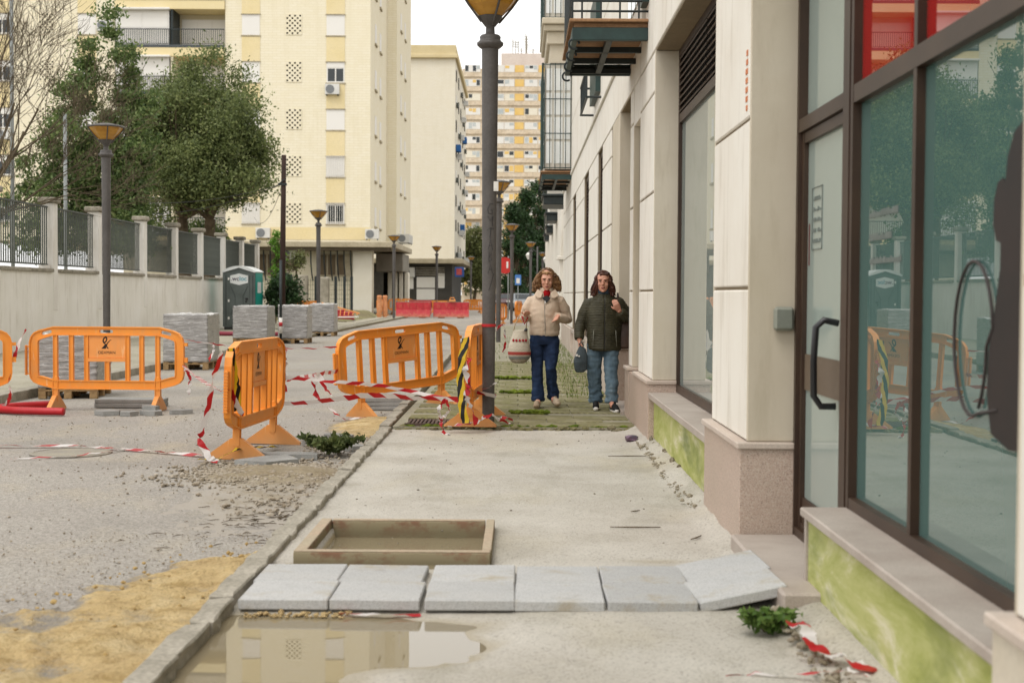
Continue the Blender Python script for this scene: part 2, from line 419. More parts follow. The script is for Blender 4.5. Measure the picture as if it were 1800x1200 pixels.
grass('grass', 1800, lambda: (random.uniform(.62, 1.14) if random.random() < .7 else random.uniform(-1.1, 1.1), random.uniform(18, 44), .11), .07, MAT_GRASS)

# ------------------------------------------------------------------ sand, gravel and dirt on the road
def sand_patch(name, x0, x1, y0, y1, hf, nx, ny):
    o = grid(name, x0, x1, y0, y1, nx, ny, hf, MAT_SAND); structure(o, 'stuff'); o['label'] = 'yellow building sand spilled along the kerb'; return o
def h1(x, y):
    edge = -1.39; t = edge-x                                    # distance from kerb
    wid = 1.75-.42*(y-4.6) if y > 4.6 else 1.75
    wid = max(.05, wid) if y < 7.75 else .05
    m_ = 1-t/wid - 1.3*max(0, (y-7.45))
    tr = -.35*math.exp(-((x+2.0+.32*(y-6))/.10)**2)*(1 if 4.9 < y < 7.2 else 0)
    return -.022 + .065*max(-.5, min(1, m_*1.4+.06)) + .040*fbm(x*2.2, y*2.2, 1) + .018*fbm(x*9, y*9, 4) + .05*tr
sand_patch('sand', -3.6, -1.36, 3.4, 8.3, h1, 150, 260)
def h2(x, y):
    m_ = 1-((x+1.55)/.62)**2-((y-15.2)/1.5)**2
    return -.02+.075*max(-.6, m_)+.02*fbm(x*3, y*3, 8)+.006*fbm(x*18, y*18, 8)
sand_patch('sand', -2.35, -1.40, 13.4, 17.2, h2, 70, 160)
def pebbles(name, n, fx, rr, mat, jit=.25, label=None):
    m = MB()
    for k in range(n):
        x, y, z = fx(); r = random.uniform(*rr)*random.choice((.5, .7, 1)); m.ico((x, y, z+r*.3), r, 1, (random.uniform(.8, 1.4), random.uniform(.8, 1.4), random.uniform(.5, .9)), jit)
    o = structure(m.build(name, mat), 'stuff')
    if label: o['label'] = label
    return o
MAT_GRAVEL = pm('gravel_stone', '877a67', 'a89e8f', 9, 60, .35, .9, .2, .4, .004)
def gfx():
    while 1:
        x, y = random.gauss(-2.05, .38), random.gauss(11.2, .42)
        if x < -1.45: return x, y, .03*math.exp(-((x+2)/.5)**2-((y-11.2)/.5)**2)
def dirt_z(x, y): return -.012 + .055*math.exp(-((x+2.0)/.55)**2-((y-11.25)/.5)**2) + .02*math.exp(-((x+1.75)/.6)**2-((y-10)/1.3)**2)+.008*fbm(x*4, y*4, 6)
structure(grid('dirt', -3.1, -1.38, 7.8, 13.6, 70, 180, dirt_z, thin_edge(pm('dirt', '85775f', '9c917c', 2.5, 35, .45, .95, .1, .8, .01), '9a9389', .0, .016)), 'stuff')
pebbles('gravel', 1900, gfx, (.006, .024), MAT_GRAVEL, label='heap of loose gravel beside the kerb')
pebbles('gravel', 500, lambda: (random.uniform(-2.0, -1.42), random.uniform(9, 14), .012), (.006, .024), MAT_GRAVEL)
pebbles('sand_grains', 2600, lambda: (lambda y: (-1.42-abs(random.gauss(0, .75))-max(0, 1.75-.42*(y-4.4))*random.random(), y, .004))(random.uniform(3.8, 8.4)), (.0025, .006), MAT_SAND)
pebbles('loose_grit', 1200, lambda: (random.uniform(-6.3, -1.45), random.uniform(5.5, 18), .002), (.004, .012), MAT_GRAVEL)
pebbles('sand_clods', 160, lambda: (lambda y: (-1.42-random.random()**1.4*max(.2, 1.9-.42*(y-4.2)), y, .03))(random.uniform(4.0, 8.0)), (.005, .016), pm('sand_clod', '9c8254', 'b49a68', 9, 60, .3, .95, .1, .5, .005))
pebbles('rubble', 700, lambda: (random.uniform(1.08, 1.34), random.choice((random.uniform(4.5, 6.1), random.uniform(8.9, 13.0))), .09), (.005, .021), pm('rubble_soil', '7f7460', 'a59c8c', 9, 60, .4, .95, .1, .6, .005))
pebbles('cement_crumbs', 260, lambda: (random.uniform(-1.2, 1.1), random.uniform(7.6, 14.2), conc_z(0, 9)), (.003, .008), pm('crumb', '5e574c', '8d8778', 9, 60, .3, .95, .1, 0))
# ------------------------------------------------------------------ the cream house on the right
def stucco(name, c1, c2, c3):
    t = NT(name)
    b = t.ramp(t.noise(.9, 6, .6), [(.3, c1), (.55, c2), (.75, c3)])
    st = t.ramp(t.noise(1.6, 6, .7, t.vec((4, 4, .6))), [(.52, 0.0), (.78, .5)])
    c = t.mix(st, b, '9b8f79'); t.set(c, .88, .2)
    t.bump(t.math('ADD', t.noise(45, 5, .6), t.noise(7, 4)), .22, .006); return t.m
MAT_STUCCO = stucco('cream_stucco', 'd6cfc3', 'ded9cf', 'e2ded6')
MAT_STUCCO_REV = stucco('shaded_reveal_stucco', 'b9ae9a', 'c2b8a6', 'cac1b1')  # darker copy of the cream stucco, with the shade of the reveals painted in
def granite(name, a, b, c, sc=70):
    t = NT(name); bw = t.n('RGBToBW'); t.l(t.vor(sc, None, 'Color'), bw.inputs[0])
    col = t.ramp(bw.outputs[0], [(.08, '5f5550'), (.22, a), (.55, b), (.85, c)])
    col = t.mix(t.ramp(t.noise(1.5, 5), [(.4, 0.0), (.75, .45)]), col, '9d8f7d'); t.set(col, .5, .4); return t.m
MAT_PINK = granite('pink_granite', 'a58e80', 'b59f90', 'bfb0a2', 240)
MAT_PINK_L = pm('pale_pink_granite', 'b8a799', 'c6b9ac', 1.5, 160, .3, .6, .35, .1, .001)
MAT_SILL = pm('sill_granite', 'a3968b', 'b3a89d', 3, 170, .3, .55, .4, .12, .001)
def green_wall():
    t = NT('algae_stained_render'); z = t.sep()[2]
    v = t.vec((1.2, .38, 1.3))
    st = t.noise(3.2, 8, .75, v, .6)
    c = t.ramp(st, [(.28, '7f8545'), (.42, '999d59'), (.55, 'adad72'), (.68, 'cbc5a8')])
    c = t.mix(t.ramp(t.noise(1.7, 5, .6, v), [(.56, 0.0), (.7, .75)]), c, '636f3a')
    t.set(c, .9, .2); t.bump(t.noise(25, 5), .3, .006); return t.m
MAT_ALGAE = green_wall()
MAT_BRONZE = pm('bronze_aluminium', '33241a', '3f2e21', 3, 80, .15, .45, .4, .05, .001, metal=0)
MAT_DARKMETAL = pm('dark_iron', '23292a', '2d3534', 5, 60, .2, .5, .4, .15, .002, metal=.2)
MAT_GREENIRON = pm('green_black_iron', '1f3230', '2a423f', 5, 60, .2, .5, .4, .15, .002)
MAT_WOOD = pm('weathered_wood', '94704f', 'a98463', 2, 30, .35, .7, .3, .4, .004, vs=(1, 8, 8))
MAT_BLACK = pm('black_plastic', '18181a', '202022', 4, 60, .1, .35, .5, 0)
def glassmat(name, col, rough=.02, ior=1.75):
    t = NT(name); t.set(t.ramp(t.noise(1.3, 4), [(.3, col), (.7, col)]), rough, .5); t.b.inputs['IOR'].default_value = ior
    return t.m
MAT_TEAL = glassmat('frosted_teal_glass', '4f6b66', .0, 2.2)
MAT_DOORG = glassmat('pale_film_glass', '97a39c', .05, 1.5)
MAT_REDG = glassmat('red_film_glass', '9a1a16', .0, 1.8)
MAT_WING = glassmat('shop_glass', '8d9690', .0, 1.6)
house = thing('cream_house', 'cream stuccoed house with granite plinths, shop windows and iron balconies along the pavement', 'house', (1.24, 8, 0))
XS, XP = 1.24, 1.20
MAT_JOINT = pm('joint_shadow_render', '8a7c68', '94866f', 3, 60, .2, .95, .1, .2, .003)
def pillar(y0, y1, zt=3.72, plinth=MAT_PINK, ptop=.66, zb=-.1, depth=1.50, cuts=(1.50, 2.42, 3.34)):
    p = MB().box(XS+.018, depth, y0+.018, y1-.018, ptop, zt).build('pillar', MAT_JOINT, house)
    zs = [ptop+.0]+[c for c in cuts if c < zt-.05]+[zt]
    for a, b in zip(zs[:-1], zs[1:]):
        MB().cbox(XS, depth-.004, y0+.022, y1-.022, a+.009, b-.009, .008).build('block', MAT_STUCCO, p)
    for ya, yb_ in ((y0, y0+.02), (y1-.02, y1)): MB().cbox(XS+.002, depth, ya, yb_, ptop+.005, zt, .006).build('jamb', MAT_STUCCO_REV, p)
    pl = MB().cbox(XP, depth-.002, y0-.035, y1+.035, zb, ptop-.03, .004).build('plinth', [plinth], house)
    MB().cbox(XP-.018, depth-.006, y0-.052, y1+.052, ptop-.032, ptop+.004, .006).build('plinth_cap', MAT_PINK_L, pl)
    return p
pillar(1.2, 3.47, plinth=pm('painted_plinth', 'beb29d', 'cbc2b2', 2, 50, .12, .8, .2, .2, .003))
pillar(7.58, 8.96); pillar(12.99, 14.52); pillar(15.34, 15.8)
# niche between the two slim pilasters, wall above everything
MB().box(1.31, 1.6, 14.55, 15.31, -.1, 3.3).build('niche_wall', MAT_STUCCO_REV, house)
MB().box(XS+.003, 1.6, 14.53, 15.33, 3.3, 3.718).build('niche_head', MAT_STUCCO, house)
MB().box(1.205, 1.6, 14.58, 15.28, -.1, .62).build('niche_plinth', MAT_PINK, house)
# upper wall in bands with a projecting string course
up = MB().box(XS+.02, 3.5, 1.0, 40, 3.722, 11).build('upper_wall', MAT_JOINT, house)
yb = 1.0
for (z0, z1) in ((3.724, 4.34), (4.43, 5.6), (5.6, 6.8), (6.8, 8.0), (8.0, 9.4), (9.4, 11)):
    for (ya, yb) in ((1.0, 6.5), (6.5, 13.0), (13.0, 20.0), (20.0, 30.0), (30.0, 40.0)):
        MB().cbox(XS, 3.4, ya+.004, yb-.004, z0+.008, z1-.008, .008).build('render_block', MAT_STUCCO, up)
MB().cbox(XS-.03, 1.6, 1.0, 40, 4.345, 4.425, .012).build('string_course', MAT_STUCCO, house)
# reveals and soffits of the deep bays
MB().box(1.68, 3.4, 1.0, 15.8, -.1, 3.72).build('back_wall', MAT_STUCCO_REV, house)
# deep portal beyond the slim pilaster
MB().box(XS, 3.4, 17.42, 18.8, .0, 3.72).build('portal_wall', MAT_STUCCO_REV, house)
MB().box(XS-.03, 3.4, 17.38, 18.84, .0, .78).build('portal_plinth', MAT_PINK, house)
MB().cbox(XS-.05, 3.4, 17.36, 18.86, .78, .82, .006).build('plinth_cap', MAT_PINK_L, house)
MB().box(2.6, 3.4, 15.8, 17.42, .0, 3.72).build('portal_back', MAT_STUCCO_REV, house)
MB().box(1.16, 2.6, 15.84, 17.38, .0, .14).build('doorstep', MAT_SILL, house)
# far facade with slit windows and louvred openings
def wallseg(y0, y1):
    w = MB().box(XS+.02, 3.4, y0, y1, 0, 3.72).build('wall', MAT_JOINT, house)
    zs = [.66, 1.5, 2.42, 3.34, 3.72]
    for a, b in zip(zs[:-1], zs[1:]): MB().cbox(XS, 3.3, y0+.003, y1-.003, a+.008, b-.008, .008).build('block', MAT_STUCCO, w)
    MB().cbox(XP, 3.3, y0-.02, y1+.02, 0, .65, .005).build('plinth', MAT_PINK_L, w)
for a, b in ((19.15, 21.1), (22.5, 25.3), (27.3, 31.0), (33.0, 40.0)): wallseg(a, b)
MB().box(1.34, 3.3, 18.8, 19.15, 0, 3.72).build('niche_wall', MAT_STUCCO_REV, house)
def louvre(y0, y1, z0, z1, x, parent, n=9):
    l = MB().box(x+.03, x+.06, y0, y1, z0, z1).build('louvre', MAT_BLACK, parent)
    for k in range(n):
        z = z0+(z1-z0)*(k+.5)/n; h = (z1-z0)/n
        Mx = Matrix.Translation((x+.012, (y0+y1)/2, z)) @ Matrix.Rotation(-.5, 4, 'Y')
        MB().box(-.018, .018, -(y1-y0)/2, (y1-y0)/2, -.006, .006, Mx).build('slat', MAT_BRONZE, l)
    return l
def frame(y0, y1, z0, z1, x, w, parent, name='window_frame', d=.07, extra=()):
    m = MB().box(x, x+d, y0, y0+w, z0, z1).box(x, x+d, y1-w, y1, z0, z1).box(x+.002, x+d-.002, y0+w, y1-w, z0, z0+w).box(x+.002, x+d-.002, y0+w, y1-w, z1-w, z1)
    for e in extra: m.box(*e)
    return m.build(name, MAT_BRONZE, parent)
for a, b in ((21.1, 22.5), (25.3, 27.3), (31.0, 33.0)):
    w = frame(a, b, .66, 3.72, 1.29, .09, house)
    MB().box(1.33, 1.34, a+.08, b-.08, .7, 2.9).build('pane', MAT_WING, w); louvre(a+.08, b-.08, 2.95, 3.64, 1.31, house, 10)
    MB().box(1.5, 3.3, a, b, 0, 3.72).build('back_wall', MAT_BLACK, house); MB().cbox(1.22, 1.5, a, b, .56, .64, .006).build('sill', MAT_SILL, house)
    MB().box(1.27, 1.5, a, b, .0, .56).build('apron', MAT_STUCCO, house)
# window bay between the two big pillars
wb = frame(8.98, 12.97, .56, 3.72, 1.46, .07, house, extra=((1.462, 1.52, 9.05, 12.9, 3.04, 3.12),))
MB().box(1.49, 1.50, 9.05, 12.9, .63, 3.04).build('pane', MAT_WING, wb)
lv = louvre(9.05, 10.98, 3.12, 3.66, 1.46, house, 9); louvre(11.02, 12.9, 3.12, 3.66, 1.46, house, 9)
MB().cbox(1.20, 1.50, 8.99, 12.96, .50, .555, .006).build('sill', MAT_SILL, house)
MB().box(1.255, 1.5, 8.99, 12.96, .13, .50).build('algae_apron', MAT_ALGAE, house)['label'] = 'apron wall green with algae'
m = MB()
for k in range(70): m.ico((1.25+random.uniform(-.03, .03), random.uniform(8.95, 13), random.uniform(.02, .13)), random.uniform(.010, .03), 1, (1, 1.8, 1), .35)
m.build('broken_render', pm('raw_render', '8b8171', '6a604e', 6, 40, .4, .95, .1, .7, .008), house)['kind'] = 'stuff'
# doorway and shop window nearest the camera
xd = 1.49
MB().cbox(1.15, 1.54, 6.02, 7.52, .02, .17, .012).build('doorstep', MAT_SILL, house)
dr = frame(6.44, 7.56, .17, 3.70, xd, .045, house, 'door_frame', .08, ((xd+.002, xd+.078, 6.485, 7.515, 2.33, 2.40),))
MB().box(xd+.05, xd+.06, 6.485, 7.515, 2.40, 3.655).build('fanlight', MAT_DOORG, dr)
door = frame(6.49, 7.51, .19, 2.325, xd+.02, .055, house, 'door', .05, ((xd+.03, xd+.06, 6.545, 7.455, .245, .38),))
MB().box(xd+.045, xd+.055, 6.545, 7.455, .38, 2.27).build('pane', MAT_DOORG, door)
MB().box(xd+.036, xd+.044, 6.546, 7.454, .96, 1.15).build('push_band', pm('brown_band', '5e5040', '66584a', 2, 40, .1, .6, .3, 0), door)
hp = [(xd+.03, 6.65, 1.33), (xd-.04, 6.65, 1.345), (xd-.075, 6.66, 1.31), (xd-.08, 6.68, 1.15), (xd-.075, 6.69, .98), (xd-.04, 6.69, .93), (xd+.03, 6.69, .93)]
MB().tube(hp, .017, 10).build('handle', MAT_BLACK, door, True)
nz = MB(); MATI = pm('dark_print', '69706b', '747a75', 5, 40, .1, .8, .2, 0)
for (a, b, z0, z1) in ((7.1, 7.34, 2.02, 2.023), (7.1, 7.34, 1.7, 1.703), (7.1, 7.104, 1.7, 2.023), (7.336, 7.34, 1.7, 2.023)): nz.box(xd+.040, xd+.044, a, b, z0, z1)
for k in range(5):
    for q in range(9):
        if random.random() < .8: nz.box(xd+.040, xd+.044, 7.125+q*.021, 7.138+q*.021, 1.955-k*.055, 1.965-k*.055+random.choice((0, .01)))
nz.build('notice_lettering', MATI, door)['kind'] = 'stuff'
MB().box(xd+.040, xd+.044, 7.40, 7.41, 1.62, 1.84).build('sticker', pm('maroon', '6b3a38', '6b3a38', 2, 30, .1, .7, .2, 0), door)
MB().box(xd-.005, 1.62, 6.345, 6.438, .40, 3.70).build('door_post', MAT_BRONZE, house)
wn = frame(3.42, 6.34, .50, 3.70, xd, .05, house, 'window_frame', .08, ((xd+.002, xd+.076, 3.47, 6.29, 2.325, 2.405), (xd+.004, xd+.074, 5.30, 5.345, .55, 3.65)))
MB().box(xd+.04, xd+.05, 5.345, 6.29, .55, 2.325).build('pane', MAT_TEAL, wn); MB().box(xd+.04, xd+.05, 3.47, 5.30, .55, 2.325).build('pane', MAT_TEAL, wn)
MB().box(xd+.04, xd+.05, 5.345, 6.29, 2.405, 3.65).build('red_pane', MAT_REDG, wn); MB().box(xd+.04, xd+.05, 3.47, 5.30, 2.405, 3.65).build('red_pane', MAT_REDG, wn)
WL = pm('white_lettering', 'd8d4cc', 'c9c4bb', 3, 40, .1, .7, .2, 0)
m = MB()
for k in range(6):
    y0 = 6.1-k*.44; m.box(xd+.034, xd+.039, y0-.3, y0-.23, 2.86, 3.3).box(xd+.034, xd+.039, y0-.12, y0-.05, 2.86, 3.3).box(xd+.034, xd+.039, y0-.23, y0-.12, 3.04, 3.12)
m.build('window_lettering', WL, wn)
for z, a, b in ((1.80, 5.66, 6.1), (1.70, 5.75, 6.1), (1.60, 5.6, 6.1)):
    y = a; m = MB()
    while y < b: w_ = random.uniform(.012, .03); m.box(xd+.036, xd+.039, y, y+w_, z, z+random.choice((.02, .028))); y += w_+.012
    m.build('faded_lettering', MATI, wn)['kind'] = 'stuff'
# dark seated-animal silhouette stuck on the glass, with a thin curled line
pts = [(4.488, 1.02), (4.532, 1.14), (4.522, 1.28), (4.469, 1.42), (4.426, 1.55), (4.426, 1.63), (4.469, 1.64), (4.498, 1.69), (4.493, 1.77), (4.459, 1.825), (4.416, 1.835), (4.392, 1.82), (4.373, 1.9), (4.315, 1.97), (4.218, 2.0), (4.102, 1.97), (4.006, 1.88), (3.986, 1.72), (4.044, 1.58), (3.986, 1.42), (3.938, 1.25), (3.967, 1.08), (4.083, 1.0), (4.324, 0.985)]
MB().plate(pts, [], xd+.030, xd+.034, lambda a, b, d: (d, a, b)).build('silhouette_decal', pm('dark_decal', '1d1a19', '2b211e', 2, 30, .1, .6, .3, 0), wn, fixn=True)
lp = [(xd+.03, 4.43, 1.10)]+[(xd+.03, 4.68+.20*math.cos(a)*(1 if a < 3 else .7), 1.32+.26*math.sin(a)) for a in np.linspace(-1.9, 4.2, 26)]
MB().tube(lp, .006, 6).build('curled_line_decal', pm('line_decal', '3a3331', '3a3331', 2, 30, .1, .6, .3, 0), wn, True)
MB().cbox(1.285, 1.54, 3.46, 6.34, .458, .498, .006).build('sill', MAT_SILL, house)
MB().box(1.315, 1.54, 3.46, 6.31, .06, .457).build('algae_apron', MAT_ALGAE, house)['label'] = 'apron wall green with algae'
MB().box(1.305, 1.54, 6.29, 6.335, .06, .456).build('apron_end', MAT_SILL, house)
m = MB()
for k in range(60): m.ico((1.315+random.uniform(-.02, .03), random.uniform(3.7, 6.2), random.uniform(.02, .11)), random.uniform(.010, .028), 1, (1, 1.8, 1), .35)
m.build('broken_render', pm('raw_render', '8b8171', '6a604e', 6, 40, .4, .95, .1, .7, .008), house)['kind'] = 'stuff'
# bell box, orange stickers
bb = tag(MB().cbox(1.375, 1.485, 7.53, 7.575, 1.27, 1.40, .015).build('bell_box', pm('grey_box', '7e8074', '8a8c80', 3, 50, .1, .5, .4, 0), None), 'small grey bell box fixed on the pillar beside the shop door', 'bell box')
MB().box(1.39, 1.47, 7.522, 7.531, 1.285, 1.385).build('lid', pm('grey_lid', '6f7268', '777a70', 3, 50, .1, .4, .4, 0), bb)
m = MB()
for k in range(7): m.box(1.236, 1.2395, 7.66, 7.70+random.uniform(0, .03), 2.47+k*.05, 2.50+k*.05)
m.build('orange_sticker', pm('orange_print', 'c07048', 'cf8a62', 9, 60, .2, .8, .2, 0), house)
# iron balcony with wooden floor
def balcony(y0, y1, z, x0, rail=True, bars=10):
    b = MB().box(x0+.02, XS, y0+.04, y1-.04, z+.09, z+.13).build('balcony', MAT_WOOD, house)
    MB().cbox(x0, XS, y0, y0+.05, z-.04, z+.085, .006).cbox(x0, XS, y1-.05, y1, z-.04, z+.085, .006).cbox(x0-.002, x0+.05, y0+.05, y1-.05, z-.04, z+.085, .006).build('edge_beam', MAT_GREENIRON, b)
    MB().cbox(x0-.03, XS, y0-.03, y1+.03, z+.135, z+.165, .006).build('floor_board', MAT_WOOD, b)
    n = 4
    for k in range(n):
        yy = y0+.1+(y1-y0-.2)*k/(n-1)
        m = MB().cbox(x0+.05, XS, yy-.025, yy+.025, z-.03, z+.03, .005)
        m.tube([(x0+.02+.05*math.cos(a), yy, z-.06+.05*math.sin(a)) for a in np.linspace(0, 5.4, 12)], .012, 6)
        m.build('bracket', MAT_DARKMETAL, b)
    MB().box((x0+XS)/2-.03, (x0+XS)/2+.03, y0+.05, y1-.05, z-.03, z+.03).build('joist', MAT_DARKMETAL, b)
    if rail:
        m = MB().tube([(XS, y0, z+.34), (x0, y0, z+.34), (x0, y1, z+.34), (XS, y1, z+.34)], .014, 6).tube([(XS, y0, z+.24), (x0, y0, z+.24), (x0, y1, z+.24), (XS, y1, z+.24)], .012, 6)
        m.tube([(XS, y0, z+1.2), (x0, y0, z+1.2), (x0, y1, z+1.2), (XS, y1, z+1.2)], .02, 6); m.build('rail', MAT_DARKMETAL, b)
        for k in range(bars):
            MB().tube([(x0, y0+(y1-y0)*k/(bars-1), z+.16), (x0, y0+(y1-y0)*k/(bars-1), z+1.2)], .01, 5).build('baluster', MAT_DARKMETAL, b)
        for k in range(4): MB().tube([(x0+(XS-x0)*(k+.5)/4, y0, z+.16), (x0+(XS-x0)*(k+.5)/4, y0, z+1.2)], .01, 5).build('baluster', MAT_DARKMETAL, b)
    return b
balcony(13.7, 15.95, 3.98, .50)
fw = MB().box(1.20, 1.3, 14.0, 15.7, 4.2, 6.3).build('french_window', pm('white_paint', 'b8b4aa', 'c4c0b6', 2, 40, .1, .6, .3, .05, .002), house)
for k in range(3): MB().box(1.185, 1.198, 14.12+k*.52, 14.55+k*.52, 4.45, 6.2).build('pane', MAT_WING, fw)
MB().box(1.18, 1.24, 13.62, 13.95, 4.3, 6.3).build('shutter', MAT_GREENIRON, house)
# shuttered window with a small iron balconette
sw = MB().box(1.16, 1.24, 21.8, 23.6, 4.62, 6.2).build('shutter', MAT_GREENIRON, house)
m = MB().tube([(1.24, 21.6, 4.95), (1.02, 21.6, 4.95), (1.02, 23.8, 4.95), (1.24, 23.8, 4.95)], .02, 6).tube([(1.24, 21.6, 4.5), (1.02, 21.6, 4.5), (1.02, 23.8, 4.5), (1.24, 23.8, 4.5)], .02, 6)
for k in range(9): m.tube([(1.02, 21.6+k*.275, 4.5), (1.02, 21.6+k*.275, 4.95)], .008, 5)
m.build('balconette', MAT_DARKMETAL, sw)
# glazed bays stacked over the pavement
MAT_WHITE = pm('white_joinery', 'c3beb2', 'd0cbc0', 2, 40, .1, .6, .3, .05, .002)
MAT_SKYG = glassmat('bay_glass_painted_sky', 'e6e8e6', .03, 1.9)  # near-white base colour stands in for the sky mirrored in the panes
def glazed_bay(y0, y1, z0, z1, x0):
    b = MB().box(x0+.03, XS, y0+.03, y1-.03, z0, z1).build('glazed_bay', MAT_WHITE, house)
    n = 4
    for k in range(n):
        za = z0+.14+(z1-z0-.2)*k/n; zb_ = z0+.08+(z1-z0-.2)*(k+1)/n
        for (a, c) in ((.06, .20), (.25, .46), (.50, .64)):
            MB().box(x0+a, x0+c, y0+.015, y0+.028, za, zb_).build('pane', MAT_SKYG, b)
        for (a, c) in ((.2, 1.2), (1.3, 2.3), (2.4, 3.3)): MB().box(x0+.015, x0+.028, y0+a, y0+c, za, zb_).build('pane', MAT_SKYG, b)
    for k in range(6):
        xx = x0+.02+(XS-x0-.04)*k/5; MB().tube([(xx, y0-.04, z0), (xx, y0-.04, z1)], .010, 5).build('grille_bar', MAT_GREENIRON, b)
    for k in range(8): MB().tube([(x0-.02, y0+(y1-y0)*k/7, z0), (x0-.02, y0+(y1-y0)*k/7, z1)], .010, 5).build('grille_bar', MAT_GREENIRON, b)
    m = MB()
    for k in range(4): zz = z0+.03+(z1-z0-.06)*k/3; m.tube([(XS, y0-.045, zz), (x0-.025, y0-.045, zz), (x0-.025, y1, zz)], .012, 5)
    m.tube([(x0-.03, y0-.05, z0), (x0-.03, y0-.05, z1)], .03, 6); m.build('grille_rail', MAT_GREENIRON, b)
    return b
glazed_bay(34, 37.5, 4.50, 7.05, .56); balcony(33.9, 37.6, 4.28, .52, False)
m = MB().box(.70, XS, 34.0, 37.5, 7.06, 7.5).cbox(.62, XS, 33.9, 37.6, 7.5, 7.8, .02).cbox(.54, XS, 33.8, 37.7, 7.8, 7.95, .02).cbox(.50, XS, 33.7, 37.8, 7.95, 8.1, .02)
m.build('bay_cornice', pm('bay_stone', 'c2b8a4', 'cdc4b3', 2, 40, .15, .85, .2, .2, .004), house)
glazed_bay(34, 37.5, 8.12, 10.6, .54)
# ------------------------------------------------------------------ the next house down the street
h2_ = thing('cream_house', 'pale cream house with dark balcony slabs further down the right pavement', 'house', (1.4, 50, 0))
MB().box(1.42, 6, 40.3, 78, 0, 9).build('wall', MAT_STUCCO, h2_)
for (yy, z, x0, ln) in ((43, 4.22, .72, 2.4), (53, 4.25, 1.0, 2.4), (60, 4.1, 1.15, 2.4), (68, 4.1, 1.2, 2.4)):
    m = MB().cbox(x0, 1.42, yy, yy+ln, z, z+.25, .02).cbox(x0-.05, 1.42, yy-.05, yy+ln+.05, z+.25, z+.33, .02).build('balcony_slab', MAT_DARKMETAL, h2_)
    for k in range(9): MB().tube([(x0+.02, yy+ln*k/8, z+.33), (x0+.02, yy+ln*k/8, z+1.3)], .012, 5).build('baluster', MAT_DARKMETAL, h2_)
    MB().tube([(1.42, yy, z+1.3), (x0, yy, z+1.3), (x0, yy+ln, z+1.3)], .02, 5).build('rail', MAT_DARKMETAL, h2_)
    w = MB().box(x0+.15, 1.44, yy+.3, yy+ln-.3, z+.35, z+2.0).build('window', MAT_WHITE, h2_); MB().box(x0+.22, 1.36, yy+.28, yy+.298, z+.5, z+1.9).build('pane', MAT_SKYG, w)
MB().cbox(1.18, 1.43, 42.0, 42.5, 0, 2.5, .02).cbox(1.12, 1.43, 41.9, 42.6, 2.5, 2.62, .02).cbox(1.22, 1.43, 42.0, 42.5, 2.62, 4.0, .02).build('pier', MAT_STUCCO, h2_)
# ------------------------------------------------------------------ white garden wall with railings
MAT_WALL = stucco('whitewashed_wall', 'd8d4ca', 'e1ddd5', 'e6e3dd')
MAT_WALLP = stucco('white_pillar', 'd3cec5', 'dfdbd4', 'e3e0da')
MAT_CAP = pm('weathered_coping', '8a8374', 'aaa395', 3, 25, .4, .9, .15, .5, .008)
MAT_BAR = pm('grey_green_bar', '484c46', '565a53', 5, 60, .2, .6, .3, .1, .002)
gw = thing('garden_wall', 'long white garden wall with square pillars and grey bar railings across the road', 'wall', (-11.5, 40, .1))
XW = -11.4
MB().box(XW-.28, XW, 14, 62, 0, 1.93).build('wall_base', MAT_WALL, gw)
m = MB()
py_ = [30.5, 34.35, 38.0, 42.6, 46.5, 50.2, 54.0, 57.6, 61.0]
pys = [18.9, 22.8, 26.7]+py_
bar_me = MB().tube([(0, 0, 0), (0, 0, 1.42)], .016, 6).mesh('bar', MAT_BAR)
for i, yp in enumerate(pys):
    p = MB().cbox(XW-.292, XW+.012, yp-.32, yp, 1.0, 3.62, .012).build('pillar', MAT_WALLP, gw)
    MB().cbox(XW-.36, XW+.08, yp-.40, yp+.07, 3.622, 3.76, .03).build('pillar_cap', MAT_CAP, p)
    y0 = pys[i-1] if i else 14; y1 = yp-.32
    c = MB()
    yy = y0+.08
    while yy < y1-.1:
        l = min(random.uniform(.35, .5), y1-.08-yy); c.cbox(XW-.32, XW+.06, yy, yy+l-.008, 1.932, 2.02+random.uniform(-.006, .006), .012); yy += l
    c.build('coping', MAT_CAP, gw)
    rp = MB().box(XW-.16, XW-.12, y0+.03, y1-.03, 2.10, 2.14).box(XW-.17, XW-.11, y0+.03, y1-.03, 3.50, 3.54).build('railing', MAT_BAR, gw)
    n = int((y1-y0-.06)/.135)
    for k in range(n):
        o = link('bar', bar_me, rp); o.location = (XW-.14+11.5, y0+.06+(y1-y0-.12)*k/(n-1)-40, 2.11-.1)
    MB().box(XW-.24, XW-.06, y1-.35, y1-.02, 2.02, 2.10).build('footing', MAT_WALLP, gw)

# ------------------------------------------------------------------ apartment towers
def brickpaint(name, a, b, c):
    t = NT(name); br = t.n('TexBrick'); br.inputs['Scale'].default_value = 1.0
    br.inputs['Brick Width'].default_value = .5; br.inputs['Row Height'].default_value = .16; br.inputs['Mortar Size'].default_value = .012
    br.inputs['Color1'].default_value = lin(a); br.inputs['Color2'].default_value = lin(b); br.inputs['Mortar'].default_value = lin(c)
    cx = t.n('CombineXYZ'); s_ = t.sep(); t.l(t.math('ADD', s_[0], s_[1]), cx.inputs[0]); t.l(s_[2], cx.inputs[1]); t.l(cx.outputs[0], br.inputs['Vector'])
    st = t.ramp(t.noise(.5, 6, .65, t.vec((3, 3, .6))), [(.5, 0.0), (.75, .7)])
    col = t.mix(st, br.outputs[0], c); col = t.mix(t.ramp(t.noise(.15, 5), [(.45, 0.0), (.7, .5)]), col, a)
    t.set(col, .9, .15); t.bump(br.outputs['Fac'], -.12, .01); return t.m
MAT_T1 = brickpaint('pale_yellow_brick', 'ddd4bb', 'e0d8c3', 'd3c9ad')
